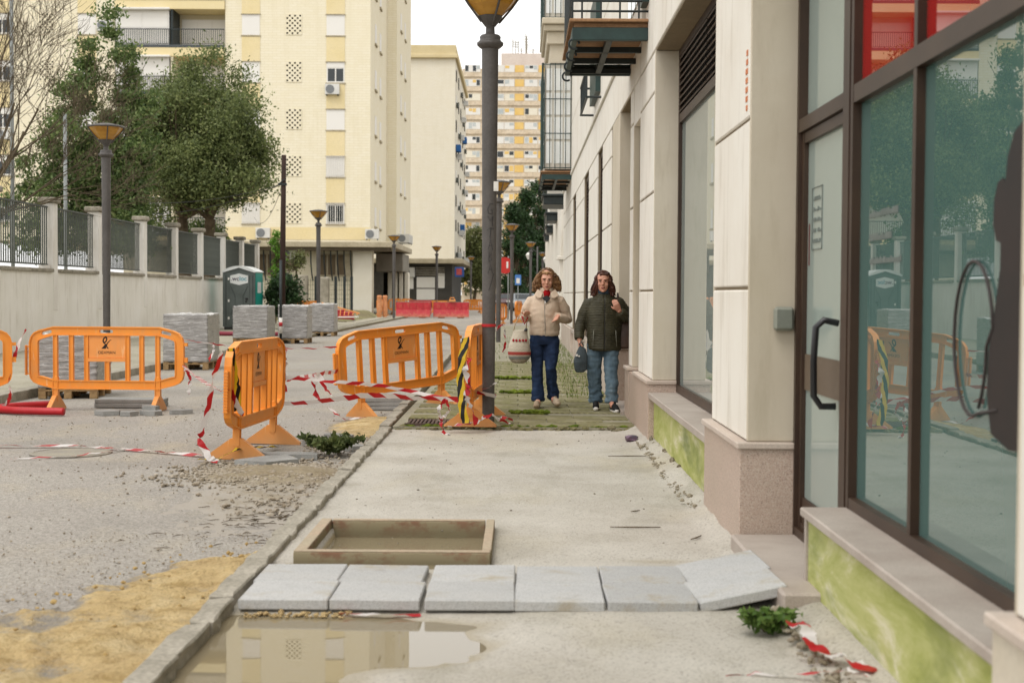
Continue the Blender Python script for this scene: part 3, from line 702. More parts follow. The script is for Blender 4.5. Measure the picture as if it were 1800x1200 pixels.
MAT_T1Y = pm('deeper_yellow_panel', 'dbca9c', 'decea5', .8, 20, .12, .9, .15, .2, .004)
MAT_T2 = brickpaint('cream_brick', 'dad3c1', 'ddd7c8', 'd0c8b4')
MAT_SHUT = pm('white_shutter', 'd8d5ce', 'e0ddd7', .6, 20, .1, .7, .2, .0)
def slats(name, c, n):
    t = NT(name); w = t.n('TexWave', bands_direction='Z'); w.inputs['Scale'].default_value = n; t.l(t.tc.outputs['Object'], w.inputs['Vector'])
    t.set(t.mix(.12, c, t.ramp(w.outputs['Fac'], [(.0, .4), (.4, 1.0)]), 'MULTIPLY'), .7, .2); t.bump(w.outputs['Fac'], .3, .01); return t.m
MAT_ROLL = slats('roller_shutter', 'dedbd5', 6)
MAT_DGLASS = glassmat('dark_window_glass', '2b3032', .05, 1.5)
MAT_DARKHOLE = pm('dark_opening', '2a2723', '35312b', 3, 30, .2, .9, .1, 0)
MAT_CONCB = pm('canopy_concrete', 'a39880', 'b6ab93', 1.5, 12, .25, .9, .15, .3, .008)
MAT_ACW = pm('ac_casing', 'c3c2bd', 'cfcec9', 2, 30, .06, .5, .3, 0)
def ac_unit(x, y, z, parent, face='-y', s=1.0):
    a = MB().cbox(x-.42*s, x+.42*s, y-.3*s, y-.02, z, z+.6*s, .02).build('air_conditioner', MAT_ACW, parent)
    m = MB().lathe([(.25*s, 0), (.25*s, .015)], n=18); m.v = [(x-.12*s+p[0], y-.3*s-p[2]-.002, z+.3*s+p[1]) for p in m.v]; m.build('fan_grille', pm('fan_grey', '6f7274', '7b7e80', 9, 40, .2, .5, .3, 0) if 'fan_grey' not in bpy.data.materials else bpy.data.materials['fan_grey'], a, fixn=True)
    MB().box(x-.36*s, x-.3*s, y-.28*s, y+.0, z-.06, z-.002).box(x+.3*s, x+.36*s, y-.28*s, y+.0, z-.06, z-.002).build('bracket', MAT_DARKMETAL, a); return a
def window(x0, x1, z0, z1, y, parent, kind, bars=False):
    w = MB().box(x0-.06, x1+.06, y-.06, y+.05, z0-.08, z0-.002).build('window', MAT_CONCB, parent)
    MB().box(x0-.05, x1+.05, y-.09, y+.05, z1+.002, z1+.05).build('shadow_ledge', MAT_CONCB, w)  # ledge added over the window to throw a thin line of shade
    if kind == 'shut': MB().box(x0, x1, y-.03, y+.05, z0, z1).build('roller_shutter', MAT_ROLL, w)
    else:
        MB().box(x0, x1, y-.025, y+.05, z0, z1).build('frame', MAT_SHUT, w)
        h = z1-z0; zt = z1-.28*h if kind == 'half' else z1-.08
        if kind == 'half': MB().box(x0+.04, x1-.04, y-.04, y-.027, zt+.02, z1-.02).build('roller_shutter', MAT_ROLL, w)
        xm = (x0+x1)/2
        for a, b in ((x0+.08, xm-.04), (xm+.04, x1-.08)): MB().box(a, b, y-.03, y-.026, z0+.08, zt-.04).build('pane', MAT_DGLASS, w)
    if bars:
        for k in range(9): MB().tube([(x0+(x1-x0)*k/8, y-.12, z0-.05), (x0+(x1-x0)*k/8, y-.12, z1)], .014, 4).build('bar', MAT_SHUT, w)
        MB().box(x0-.02, x1+.02, y-.13, y-.11, z1, z1+.03).box(x0-.02, x1+.02, y-.13, y-.11, z0+.1, z0+.13).build('bar_rail', MAT_SHUT, w)
def lattice(x0, x1, z0, z1, y, parent):
    l = MB().box(x0, x1, y-.005, y+.05, z0, z1).build('lattice_panel', MAT_DARKHOLE, parent)
    n, k = 6, 8; m = MB(); dx = (x1-x0)/n; dz = (z1-z0)/k
    for i in range(n+1): m.box(x0+i*dx-.022, x0+i*dx+.022, y-.03, y-.006, z0, z1)
    for j in range(k+1): m.box(x0, x1, y-.032, y-.007, z0+j*dz-.022, z0+j*dz+.022)
    for i in range(n):
        for j in range(k):
            if (i+j) % 2: m.box(x0+i*dx, x0+(i+1)*dx, y-.034, y-.009, z0+j*dz, z0+(j+1)*dz)
    m.build('lattice_blocks', MAT_T1, l)
YT = 86.0
t1 = thing('apartment_tower', 'tall pale yellow apartment tower with white roller shutters behind the trees', 'building', (-18, YT, .1))
MB().box(-18.15, -9.23, YT, 96.6, 4.6, 34).build('wall', MAT_T1, t1)
MB().box(-18.15, -8.56, 96.62, 109, 4.6, 34).build('wall', MAT_T1, t1)
MB().box(-34, -24.95, YT, 118, 4.6, 34).build('wall', MAT_T1, t1)
MB().box(-24.93, -18.17, YT+1.7, 118, 0, 34).build('loggia_wall', pm('loggia_beige', 'c8bc9c', 'd0c5a8', 1, 20, .15, .9, .1, .2, .004), t1)
Z0, DZ = 5.72, 2.88
wx = [(-17.12, -16.03), (-11.93, -10.82)]; wxl = [(-27.2, -26.1), (-32.4, -31.3)]
for f in range(10):
    z = Z0+f*DZ
    for ci, (a, b) in enumerate(wx+wxl):
        kind = 'shut'
        if ci == 1 and f in (0, 3): kind = 'half' if f == 3 else 'open'
        if ci == 3: kind = 'half'
        if f > 5: kind = random.choice(('shut', 'half', 'shut'))
        window(a, b, z, z+1.24, YT, t1, kind, f == 0 or (ci == 1 and f == 1))
        if f < 9: MB().box(a-.01, b+.01, YT-.03, YT+.05, z+1.30, z+DZ-.1).build('yellow_panel', MAT_T1Y, t1)
    lattice(-14.42, -13.47, z+.04, z+1.26, YT, t1); lattice(-29.6, -28.7, z+.04, z+1.26, YT, t1)
    # loggia floor, railing, glazing
    zf = z-.72
    sl = MB().cbox(-24.93, -18.17, YT-.1, YT+1.7, zf-.62, zf-.06, .02).build('balcony_slab', MAT_T1Y, t1)
    MB().box(-24.92, -18.18, YT-.12, YT-.05, zf-.06, zf+.10).build('balcony_kerb', pm('slate', '4d5154', '565a5c', 2, 30, .1, .8, .2, 0) if 'slate' not in bpy.data.materials else bpy.data.materials['slate'], sl)
    rl = MB().box(-24.9, -18.2, YT-.10, YT-.07, zf+1.02, zf+1.07).box(-24.9, -18.2, YT-.1, YT-.07, zf+.15, zf+.18).build('railing', MAT_DARKMETAL, t1)
    mb_ = bpy.data.meshes.get('rail_bar') or MB().box(-.012, .012, -.012, .012, 0, .9).mesh('rail_bar', MAT_DARKMETAL)
    if f < 6:
        for k in range(52):
            o = link('bar', mb_, rl); o.location = (-24.85+k*.13+18, -.085, zf+.15-.1)
    if f % 2 == 0 or f == 3:
        g = MB().box(-24.9, -21.6, YT+.02, YT+.1, zf+.1, zf+2.2).build('glazed_enclosure', MAT_SHUT, t1)
        for k in range(2): MB().box(-24.8+k*1.62, -23.32+k*1.62, YT-.0, YT+.018, zf+1.15, zf+2.05).build('blind', MAT_ROLL, g)
        MB().cbox(-24.95, -21.5, YT-.35, YT, zf+2.2, zf+2.32, .02).build('awning_box', MAT_SHUT, g)
    MB().box(-21.5, -21.35, YT-.04, YT+1.68, zf-.04, zf+2.26).build('partition', MAT_DARKMETAL if f == 4 else MAT_T1, t1)
    dw = MB().box(-21.2, -18.4, YT+1.6, YT+1.69, zf, zf+1.95).build('balcony_door', MAT_SHUT, t1)
    for k in range(3): MB().box(-21.1+k*.92, -20.28+k*.92, YT+1.58, YT+1.598, zf+.05, zf+1.85).build('roller_shutter', MAT_ROLL, dw)
    # narrow windows on the street side
    for (yy, xx) in ((88.5, -9.23), (91.5, -9.23), (99.5, -8.56), (103.0, -8.56)):
        w = MB().box(xx, xx+.10, yy-.1, yy+1.0, z-.14, z-.02).build('sill', MAT_CONCB, t1)
        MB().box(xx, xx+.03, yy, yy+.9, z, z+1.2).build('roller_shutter', MAT_ROLL, w)
MB().box(-18.16, -9.21, YT-.02, YT-.004, 4.75, 5.5).build('yellow_band', MAT_T1Y, t1)
MB().box(-24.94, -9.21, YT-.6, 97, 33.9, 34.6).build('parapet', MAT_T1Y, t1)
ac_unit(-11.55, YT-.02, Z0+3*DZ-.75, t1, s=1.05); ac_unit(-25.5, YT-.02, 17.4, t1, s=1.1); ac_unit(-15.8, YT-.02, 4.82, t1, s=1.05)
ac_unit(-9.05, YT-.4, 4.78, t1, s=1.0); ac_unit(-31.8, YT-.02, Z0+2*DZ-.7, t1)
for k, (yy, zz) in enumerate(((97.5, 5.0), (98.7, 5.0), (100.0, 5.0))): ac_unit(-8.1, yy, zz, t1)
# ground floor with deep canopy
MB().box(-24, -9.0, YT-1.4, YT-.02, 0, 4.2).build('ground_floor_wall', pm('pale_render', 'c1b89f', 'cdc5af', 1, 20, .15, .9, .15, .2, .004), t1)
MB().cbox(-24.2, -7.5, YT-2.6, 97, 4.2, 4.55, .04).build('canopy', MAT_CONCB, t1)
MB().box(-24.1, -7.8, YT-2.45, YT-1.5, 4.02, 4.19).build('canopy_soffit', pm('dark_soffit', '4f4639', '5d5345', 2, 20, .2, .9, .1, 0), t1)
MB().box(-10.1, -8.95, YT-1.7, YT-1.41, 0, 4.15).build('pier', pm('light_render', 'cfc9b8', 'd6d1c3', 1, 20, .12, .9, .15, .2, .004), t1)
for (a, b) in ((-19.4, -17.2), (-15.9, -14.2), (-12.25, -10.2)):
    w = MB().box(a, b, YT-1.46, YT-1.41, 2.5, 3.85).build('window', MAT_CONCB, t1)
    n = int((b-a)/.55)
    for k in range(n): MB().box(a+.08+k*.55, a+.52+k*.55, YT-1.5, YT-1.465, 2.58, 3.78).build('shutter', pm('brown_shutter', '5f5240', '6f614c', 2, 30, .2, .8, .2, 0) if 'brown_shutter' not in bpy.data.materials else bpy.data.materials['brown_shutter'], w)
    for k in range(int((b-a)/.4)+2):
        xx = a-.35+k*.4; MB().tube([(xx, YT-1.5, 4.15), (xx, YT-1.95, 4.05), (xx, YT-1.9, 3.3), (xx+.03, YT-1.7, 2.6), (xx+.08, YT-1.6, 2.2)], .045, 5).build('canopy_rib', MAT_DARKMETAL, t1)
ac_unit(-14.05, YT-1.42, 3.35, t1, s=1.35)
MB().cbox(-9.5, -7.7, 92, 97, 2.9, 4.1, .05).build('concrete_box', pm('grey_concrete', '7d776b', '8d877b', 1.2, 15, .25, .9, .15, .3, .006), t1)
for k in range(4): MB().cbox(-9.0+k*.38, -8.72+k*.38, 95, 96, 0, 2.9, .03).build('pilaster', MAT_T2, t1)
MB().box(-9.4, -7.75, 96.2, 96.5, 0, 2.9).build('dark_entrance', MAT_DARKHOLE, t1)
# second tower
t2 = thing('apartment_tower', 'plain cream apartment block with washing and air conditioners on its narrow side', 'building', (-10, 150, .1))
MB().box(-26, -7.04, 150, 180, 4.6, 26.6).build('wall', MAT_T2, t2)
MB().cbox(-26.3, -6.75, 149.6, 180.4, 26.6, 27.0, .05).cbox(-26.1, -6.95, 149.8, 180.2, 27.0, 28.0, .03).build('parapet', pm('parapet_cream', 'c8b890', 'cfc09a', 1, 20, .12, .9, .1, .2, .004), t2)
for f in range(8):
    for k in range(5):
        z = 5.6+f*2.7; yy = 152+k*5.6
        w = MB().box(-7.04, -6.98, yy, yy+1.3, z, z+1.2).build('window', MAT_DARKHOLE if (f+k) % 3 else MAT_ROLL, t2)
        if (f*3+k) % 4 == 0: MB().cbox(-6.98, -6.4, yy+1.5, yy+2.2, z-.2, z+.4, .03).build('air_conditioner', MAT_ACW, t2)
        if (f, k) in ((1, 2), (4, 0), (5, 3)): MB().cbox(-7.0, -6.5, yy-.1, yy+1.5, z+.5, z+1.25, .03).build('awning', pm('blue_cloth', '2c5a93', '3a6aa5', 2, 20, .2, .8, .2, 0) if 'blue_cloth' not in bpy.data.materials else bpy.data.materials['blue_cloth'], t2)
        if (f+k) % 3 == 0: MB().box(-6.98, -6.75, yy-.1, yy+1.4, z-.1, z+.35).build('window_grille', MAT_BAR, t2)
MB().cbox(-20, -5.2, 128.5, 150, 4.25, 4.7, .04).build('canopy', MAT_CONCB, t2)
MB().box(-20, -6.3, 130, 149.9, 0, 4.2).build('shop_wall', pm('dark_shop', '3c3a36', '4a4741', 1, 10, .2, .7, .3, 0), t2)
for (a, b, z0, z1) in ((-10.9, -9.9, 1.9, 3.4), (-9.6, -7.9, 2.0, 3.0), (-9.6, -7.9, .9, 1.9), (-7.6, -7.0, 2.0, 3.4)): MB().box(a, b, 129.9, 129.98, z0, z1).build('shop_panel', MAT_SHUT, t2)
for k in range(5): MB().box(-9.7, -7.0, 129.86, 129.97, 3.15+k*.17, 3.22+k*.17).build('shutter_slat', MAT_CAP, t2)
ac_unit(-10.4, 129.97, 3.0, t2, s=1.5)
sg = MB().cbox(-5.95, -5.1, 127.6, 127.75, 3.0, 3.9, .03).build('shop_sign', pm('blue_sign', '27447d', '30508c', 2, 20, .1, .5, .3, 0), t2); MB().box(-5.8, -5.3, 127.58, 127.598, 3.2, 3.75).build('sign_face', pm('red_face', '9c3b3b', 'b05050', 2, 20, .2, .6, .3, 0), t2)
# third tower far down the street
t3 = thing('apartment_tower', 'distant high-rise with yellow panels and rows of white balconies', 'building', (-4, 284, 0))
MAT_T3 = pm('stone_spandrel', 'cbb99f', 'dacbb5', .5, 2.5, .3, .9, .15, .1, .01)
MAT_T3Y = pm('ochre_panel', 'd9b468', 'dfbf7c', .6, 6, .1, .9, .15, 0)
MB().box(-11.8, 14, 284, 310, 0, 47).build('wall', MAT_T3, t3)
MB().box(-4, 8, 285, 308, 47, 50.3).build('penthouse', pm('pinkish_render', 'cdbfb4', 'd6cac0', .5, 4, .15, .9, .1, 0), t3)
MAT_GREYBLIND = pm('grey_blind', 'a9b0b0', 'c2c6c4', .8, 6, .2, .5, .3, 0); random.seed(91)
for f in range(16):
    z = 2.2+f*2.88; lo = f < 6
    for (a, b, k) in ((-11.4, -8.2, 'w'), (-7.0, -5.2, 'y'), (-4.8, -3.4, 'w'), (-3.3, -1.3, 'w' if not lo else 'y'), (-1.2, .6, 'y'), (.8, 3.4, 'w'), (3.6, 5.2, 'y' if f % 2 else 'w'), (5.4, 8, 'w')):
        yy = 283.9; mt = MAT_T3Y if k == 'y' else (MAT_SHUT if (f*7+int(a)) % 4 else MAT_T2)
        o = MB().box(a, b, yy, 284.02, z+.95, z+2.35).build('ochre_panel' if k == 'y' else 'window', mt, t3)
        if k == 'w':
            nn = int((b-a)/.75)
            for q in range(nn):
                if random.random() < .65: MB().box(a+.1+q*(b-a-.1)/nn, a+(q+1)*(b-a-.1)/nn, yy-.02, yy-.001, z+random.choice((1.1, 1.5, 1.7)), z+2.25).build('pane', random.choice((MAT_GREYBLIND, MAT_GREYBLIND, MAT_DGLASS)) if random.random() < .8 else MAT_T3Y, o)
    MB().box(-11.9, 14.1, 283.75, 284, z-.02, z+.85).build('spandrel', MAT_T3, t3)
    if lo:
        bp = MB().box(-11.9, -7.8, 282.2, 283.74, z, z+1.0).build('balcony', MAT_T3, t3); MB().box(-3.0, 1.6, 282.2, 283.74, z, z+1.0).build('balcony', MAT_T3, t3)
for k in range(14):
    xx = random.uniform(-3.8, 7.8); hh = random.uniform(1.5, 5.5)
    a = MB().tube([(xx, 290, 50.3), (xx, 290, 50.3+hh)], .09, 4)
    for q in range(3): a.box(xx-.7, xx+.7, 289.97, 290.03, 50.3+hh*(.6+.13*q), 50.3+hh*(.6+.13*q)+.07)
    a.build('antenna', MAT_CAP, t3)
# low fence and gate posts in front of the ground floor
fn = thing('mesh_fence', 'low grey mesh fence with posts in front of the yellow tower ground floor', 'fence', (-14, 78, .1))
structure(grid('planted_verge', -17, -8.2, 66, 83.4, 40, 40, lambda x, y: .1+.35*smoothstep(66.3, 73, y)*smoothstep(-8.3, -9.2, x)+.05*fbm(x*.8, y*.8, 2), pm('verge_soil', '7b705a', '8d8a62', 1, 12, .35, .95, .1, .6, .02)), 'structure')
MAT_MESHF = pm('mesh_panel', 'a79d82', 'b5ab91', 2, 30, .2, .9, .1, 0)
for k, xx in enumerate((-16.2, -15.2, -14.6, -13.6, -12.0, -11.4, -10.9, -10.3, -9.8, -9.4)): MB().cbox(xx-.07, xx+.07, 77.9, 78.05, .2, 2.4, .01).build('post', MAT_DARKMETAL, fn)
for k in range(60): xx = -16.2+6.8*k/59; MB().box(xx-.008, xx+.008, 77.95, 77.97, .4, 2.3).build('wire', MAT_BAR, fn)
for k in range(7): MB().box(-16.2, -9.4, 77.952, 77.972, .6+k*.26, .615+k*.26).build('wire', MAT_BAR, fn)
MB().cbox(-13.4, -12.7, 77.7, 77.9, .2, 2.5, .02).build('gate', MAT_DARKMETAL, fn)
MB().cbox(-12.4, -11.8, 77.5, 77.86, .2, 2.45, .05).build('gate_pillar', MAT_CAP, fn); MB().cbox(-11.2, -10.6, 77.4, 77.8, .2, 2.35, .05).build('gate_pillar', MAT_CAP, fn)
# ------------------------------------------------------------------ trees
def leafmat(name, a, b, c, trans=.42):
    t = NT(name); g = t.n('NewGeometry')
    col = t.ramp(g.outputs['Random Per Island'], [(.0, a), (.5, b), (1.0, c)])
    col = t.mix(t.ramp(t.noise(.9, 4), [(.35, .55), (.65, 0.0)]), col, a)
    t.set(col, .55, .35)
    tr = t.n('BsdfTranslucent'); t.l(col, tr.inputs[0]); mx = t.n('MixShader'); mx.inputs[0].default_value = trans
    o = [n for n in t.t.nodes if n.type == 'OUTPUT_MATERIAL'][0]
    t.l(t.b.outputs[0], mx.inputs[1]); t.l(tr.outputs[0], mx.inputs[2]); t.l(mx.outputs[0], o.inputs[0]); return t.m
MAT_BARK = pm('bark', '4f4436', '6a5d4b', 4, 30, .4, .9, .15, .7, .01)
MAT_BARKP = pm('pale_bark', '4d4438', '716552', 3, 20, .35, .9, .15, .4, .006)
def leaf_mesh(name, P, size, mat, up=.3, asp=.5, seed=1):
    r = np.random.default_rng(seed); n = len(P)
    d = r.normal(size=(n, 3)); d[:, 2] += up; d /= np.linalg.norm(d, axis=1)[:, None]
    q = r.normal(size=(n, 3)); s = np.cross(d, q); s /= np.linalg.norm(s, axis=1)[:, None]
    L = size*r.uniform(.6, 1.3, (n, 1)); w = s*L*asp*.5
    V = np.empty((n, 4, 3)); V[:, 0] = P-d*L*.5; V[:, 1] = P+w; V[:, 2] = P+d*L*.5; V[:, 3] = P-w
    bend = np.cross(d, s)*L*.12; V[:, 1] += bend; V[:, 3] += bend
    me = bpy.data.meshes.new(name); me.vertices.add(4*n); me.vertices.foreach_set('co', V.reshape(-1))
    me.loops.add(4*n); me.loops.foreach_set('vertex_index', np.arange(4*n, dtype=np.int32))
    me.polygons.add(n); me.polygons.foreach_set('loop_start', np.arange(0, 4*n, 4, dtype=np.int32)); me.polygons.foreach_set('loop_total', np.full(n, 4, dtype=np.int32))
    me.materials.append(mat); me.update(calc_edges=True); return me
def branch(m, p, d, L, r, depth, ends, spread=.6, kids=3, seg=4, grav=.0, minr=.006):
    pts = [Vector(p)]; dd = Vector(d).normalized(); rr = [r]
    for i in range(seg):
        dd = (dd+Vector((random.gauss(0, .13), random.gauss(0, .13), random.gauss(0, .10)+grav))).normalized()
        pts.append(pts[-1]+dd*L/seg); rr.append(max(minr*.6, r*(1-.45*(i+1)/seg)))
    m.tube(pts, rr, 5 if r > .03 else 4, False); ends.append((pts[-1], dd))
    if depth == 0: return
    for k in range(kids):
        t = random.uniform(.35, 1.0); i = min(seg-1, int(t*seg)); b = pts[i].lerp(pts[i+1], t*seg-i)
        nd = (dd+Vector((random.gauss(0, spread), random.gauss(0, spread), random.gauss(0, spread*.7)))).normalized()
        branch(m, b, nd, L*random.uniform(.55, .8), max(minr, rr[i]*random.uniform(.45, .65)), depth-1, ends, spread, kids, seg, grav, minr)
def clumps_tree(name, label, base, trunk_h, tr, centers, leaf, nleaf, mat, sig, seed, group=None, asp=.5, trunks=1, up=.3):
    random.seed(seed); r = np.random.default_rng(seed)
    t = thing(name, label, 'tree', base, group)
    m = MB()
    for k in range(trunks):
        ox = random.uniform(-.25, .25)*(trunks > 1)
        p = [Vector(base)+Vector((ox, 0, -.1)), Vector(base)+Vector((ox*2+random.uniform(-.1, .1), random.uniform(-.1, .1), trunk_h*.5)), Vector(base)+Vector((ox*3+random.uniform(-.2, .2), 0, trunk_h))]
        m.tube(p, [tr*1.15, tr, tr*.8], 9, False)
        for c in (centers[k::trunks] if len(centers) < 40 else random.sample(centers, 16)):
            c = Vector(c); mid = p[2].lerp(c, .5)+Vector((random.gauss(0, .2), random.gauss(0, .2), random.uniform(-.3, .1)))
            m.tube([p[2], p[2].lerp(mid, .5)+Vector((0, 0, .1)), mid, c], [tr*.5, tr*.33, tr*.22, .015], 5, False)
            for q in range(4): m.tube([mid.lerp(c, random.random()), c+Vector((random.gauss(0, sig), random.gauss(0, sig), random.gauss(0, sig)))], [.02, .006], 4, False)
    m.build('trunk', MAT_BARK, t)
    C = np.array(centers); idx = r.integers(0, len(C), nleaf)
    sg = r.uniform(.55, 1.15, len(C))[idx][:, None]*sig
    P = C[idx]+r.normal(size=(nleaf, 3))*sg*np.array([1, 1, .75])
    link('crown', leaf_mesh('crown', P-np.array(base), leaf, mat, up, asp, seed), t); return t
def ellipsoid_pts(c, rad, n, seed, shell=.55, zmin=-1.0):
    r = np.random.default_rng(seed); o = []
    while len(o) < n:
        d = r.normal(size=3); d /= np.linalg.norm(d)
        if d[2] < zmin: continue
        k = (shell+(1-shell)*r.random())*(1+.24*noise.noise(Vector(d*1.7)+Vector((seed, 0, 0))))
        o.append(tuple(np.array(c)+d*np.array(rad)*k))
    return o
LF1 = leafmat('privet_leaf', '4b5632', '76834c', '9ea56c')
LF2 = leafmat('bright_leaf', '43552f', '6a8047', '919c63')
LF3 = leafmat('cypress_leaf', '1f3319', '2c4722', '3d5a2b', .15)
LF4 = leafmat('olive_leaf', '4d5530', '6b7241', '868a55')
# broad round tree behind the wall
cs = ellipsoid_pts((-13.0, 56, 7.75), (2.95, 2.7, 3.0), 120, 3, .5)+ellipsoid_pts((-12.1, 55.6, 6.0), (2.5, 2.0, 1.1), 34, 5, .4)+ellipsoid_pts((-14.2, 56.2, 6.6), (2.0, 1.8, 2.2), 26, 9, .3)
clumps_tree('broadleaf_tree', 'broad dense tree with a round dark crown above the white wall', (-12.9, 56, .1), 4.3, .26, cs, .145, 78000, LF1, .42, 31, trunks=2)
cs = ellipsoid_pts((-13.2, 58.5, 3.7), (1.0, .7, .7), 22, 6, .3)
clumps_tree('bush', 'leafy bush under the round tree, just above the wall', (-13.2, 58.5, .1), 2.6, .06, cs, .15, 5000, LF2, .3, 36)
# taller, looser tree with upright shoots
cs = []
random.seed(12)
for (x, h) in ((-14.6, 8.3), (-13.9, 9.3), (-13.1, 10.3), (-12.6, 9.0), (-15.0, 7.0), (-12.2, 7.6), (-14.2, 6.0), (-13.2, 6.6), (-13.0, 4.4), (-12.4, 5.2), (-13.8, 4.8)):
    for k in range(15): z = 3.0+(h-3.0)*k/14; w = .85*(1-.85*k/14)+.07; cs.append((min(x+random.gauss(0, w), -12.35 if z < 5.5 else -11.6), 45+random.gauss(0, w), z))
clumps_tree('evergreen_tree', 'tall loose evergreen tree with upright leafy shoots behind the left wall', (-13.5, 45, .1), 3.2, .17, cs, .14, 62000, LF2, .26, 41, up=.8)
# bare winter tree at the left edge
bt = thing('bare_tree', 'leafless winter tree with long curving twigs at the left edge', 'tree', (-13.7, 33.5, .1))
random.seed(17); m = MB(); ends = []
m.tube([(-13.7, 33.5, 0), (-13.6, 33.5, 1.8), (-13.3, 33.5, 3.1)], [.16, .13, .10], 9, False)
for (d, L, r) in (((.9, 0, .75), 2.7, .075), ((.45, .2, 1), 3.3, .08), ((.15, -.1, 1), 3.6, .085), ((1, -.1, .35), 2.4, .05), ((-.4, .2, 1), 3.0, .08), ((.7, .1, 1.1), 3.4, .07), ((1, .2, .55), 2.6, .055), ((.9, .1, -.05), 1.6, .04), ((.3, 0, 1.2), 3.8, .07)):
    branch(m, (-13.3, 33.5, 3.0), d, L, r*.62, 5, ends, .40, 3, 5, .045, .005)
m.build('branches', MAT_BARKP, bt)
# shrubs by the toilet cabin, slim sapling
cs = ellipsoid_pts((-9.0, 52.6, 1.35), (.55, .55, 1.0), 22, 16, .3)
clumps_tree('bush', 'dark leafy bush right of the toilet cabin', (-9.0, 52.6, .1), .7, .04, cs, .13, 5200, LF3, .2, 46)
cs = ellipsoid_pts((-10.4, 64.5, 3.0), (.6, .5, .45), 12, 26, .2)
clumps_tree('sapling', 'slim sapling with a leaning reddish stem before the yellow tower', (-10.35, 64.5, .1), 2.4, .05, cs, .13, 900, LF4, .2, 56)
cs = [(-10.85+random.gauss(0, .12), 62.3+random.gauss(0, .1), 1.6+k*.11) for k in range(24)]
clumps_tree('climber', 'bright green climber on the last pillar of the wall', (-10.9, 62.3, .1), 1.5, .03, cs, .13, 1500, leafmat('ivy_leaf', '4d7a22', '6b9a34', '86b04a'), .13, 57)
# far trees closing the street on the right
for k, (x, y, h, w, s) in enumerate(((-.6, 140, 10.3, 1.1, 61), (.6, 146, 12.0, 1.3, 62), (1.9, 152, 13.3, 1.5, 63), (3.3, 158, 13.0, 1.6, 64), (4.9, 150, 11.5, 1.6, 65), (.1, 165, 10.0, 1.5, 66))):
    random.seed(s); cs = []
    for q in range(46):
        z = 1.2+(h-1.2)*random.random()**.8; ww = w*(1-((z-1.2)/(h-1.0))**2)+.15; a = random.uniform(0, 6.3); rr = ww*random.uniform(.5, 1.05); cs.append((x+rr*math.cos(a), y+rr*math.sin(a), z))
    lab = ['short dark evergreen nearest the lamp row', 'dark evergreen second from the left in the far row', 'tallest dark evergreen closing the street', 'wide dark evergreen right of the tallest one', 'dark evergreen half hidden by the balconies', 'small evergreen behind the far row'][k]
    clumps_tree('evergreen_tree', lab, (x, y, .1), 1.5, .2, cs, .30, 9000, LF3, .42, s, 'evergreens closing the street', .55, up=.6)
cs = ellipsoid_pts((-6.2, 190, 6.0), (2.4, 2.2, 5.2), 60, 71, .4)
clumps_tree('olive_green_tree', 'olive green street tree beside the cream block', (-6.2, 190, 0), 2.0, .25, cs, .42, 10000, LF4, .75, 71)
cs = ellipsoid_pts((-4.6, 215, 5.0), (2.0, 2.2, 4.0), 40, 73, .4)
clumps_tree('dark_street_tree', 'darker street tree behind the olive green one', (-4.6, 215, 0), 2.0, .25, cs, .45, 6000, LF3, .75, 73)
# ------------------------------------------------------------------ street lamps
MAT_LAMP = pm('lamp_grey_paint', '4c4845', '5a5653', 2.5, 40, .18, .5, .35, .1, .002)
def amber():
    t = NT('amber_glass'); t.set(t.ramp(t.noise(3, 4, .6, t.vec((1, 1, 2))), [(.3, '9a6a1f'), (.6, 'b98a35'), (.8, 'c9a55c')]), .25, .5); return t.m
MAT_AMBER = amber()
def lamp(label, loc, s=1.0, n=20):
    l = thing('street_lamp', label, 'street lamp', (0, 0, 0), 'grey street lamps with amber funnel heads')
    MB().lathe([(.064, -.05), (.066, .4), (.078, 2.4), (.088, 3.95)], n=n, caps=False).build('post', MAT_LAMP, l, True)
    MB().lathe([(.088, 3.93), (.112, 3.945), (.138, 3.97), (.14, 3.995), (.118, 4.01), (.107, 4.03), (.112, 4.055), (.095, 4.075), (.05, 4.08), (.045, 4.16), (.06, 4.17)], n=n).build('collar', MAT_LAMP, l, True)
    h = MB().lathe([(.06, 4.17), (.105, 4.225), (.135, 4.27), (.13, 4.272)], n=8).build('head', MAT_LAMP, l)
    MB().lathe([(.125, 4.27), (.235, 4.38), (.325, 4.50), (.315, 4.505)], n=8).build('amber_shade', MAT_AMBER, h)
    m = MB()
    for k in range(4):
        a = math.pi/4*(2*k)+math.pi/8; m.tube([(.10*math.cos(a), .10*math.sin(a), 4.21), (.245*math.cos(a), .245*math.sin(a), 4.38), (.34*math.cos(a), .34*math.sin(a), 4.51)], .012, 5)
    m.build('shade_rib', MAT_LAMP, h)
    MB().lathe([(.345, 4.50), (.355, 4.515), (.34, 4.535), (.12, 4.58), (.02, 4.59)], n=16).build('lid', MAT_LAMP, h)
    l.location = loc; l.scale = (s, s, s); ORG[l.name] = (0, 0, 0); return l
near = lamp('nearest grey street lamp, scrawled with black graffiti, beside the leaning barrier', (-.325, 14.75, .10), 1.0, 28)
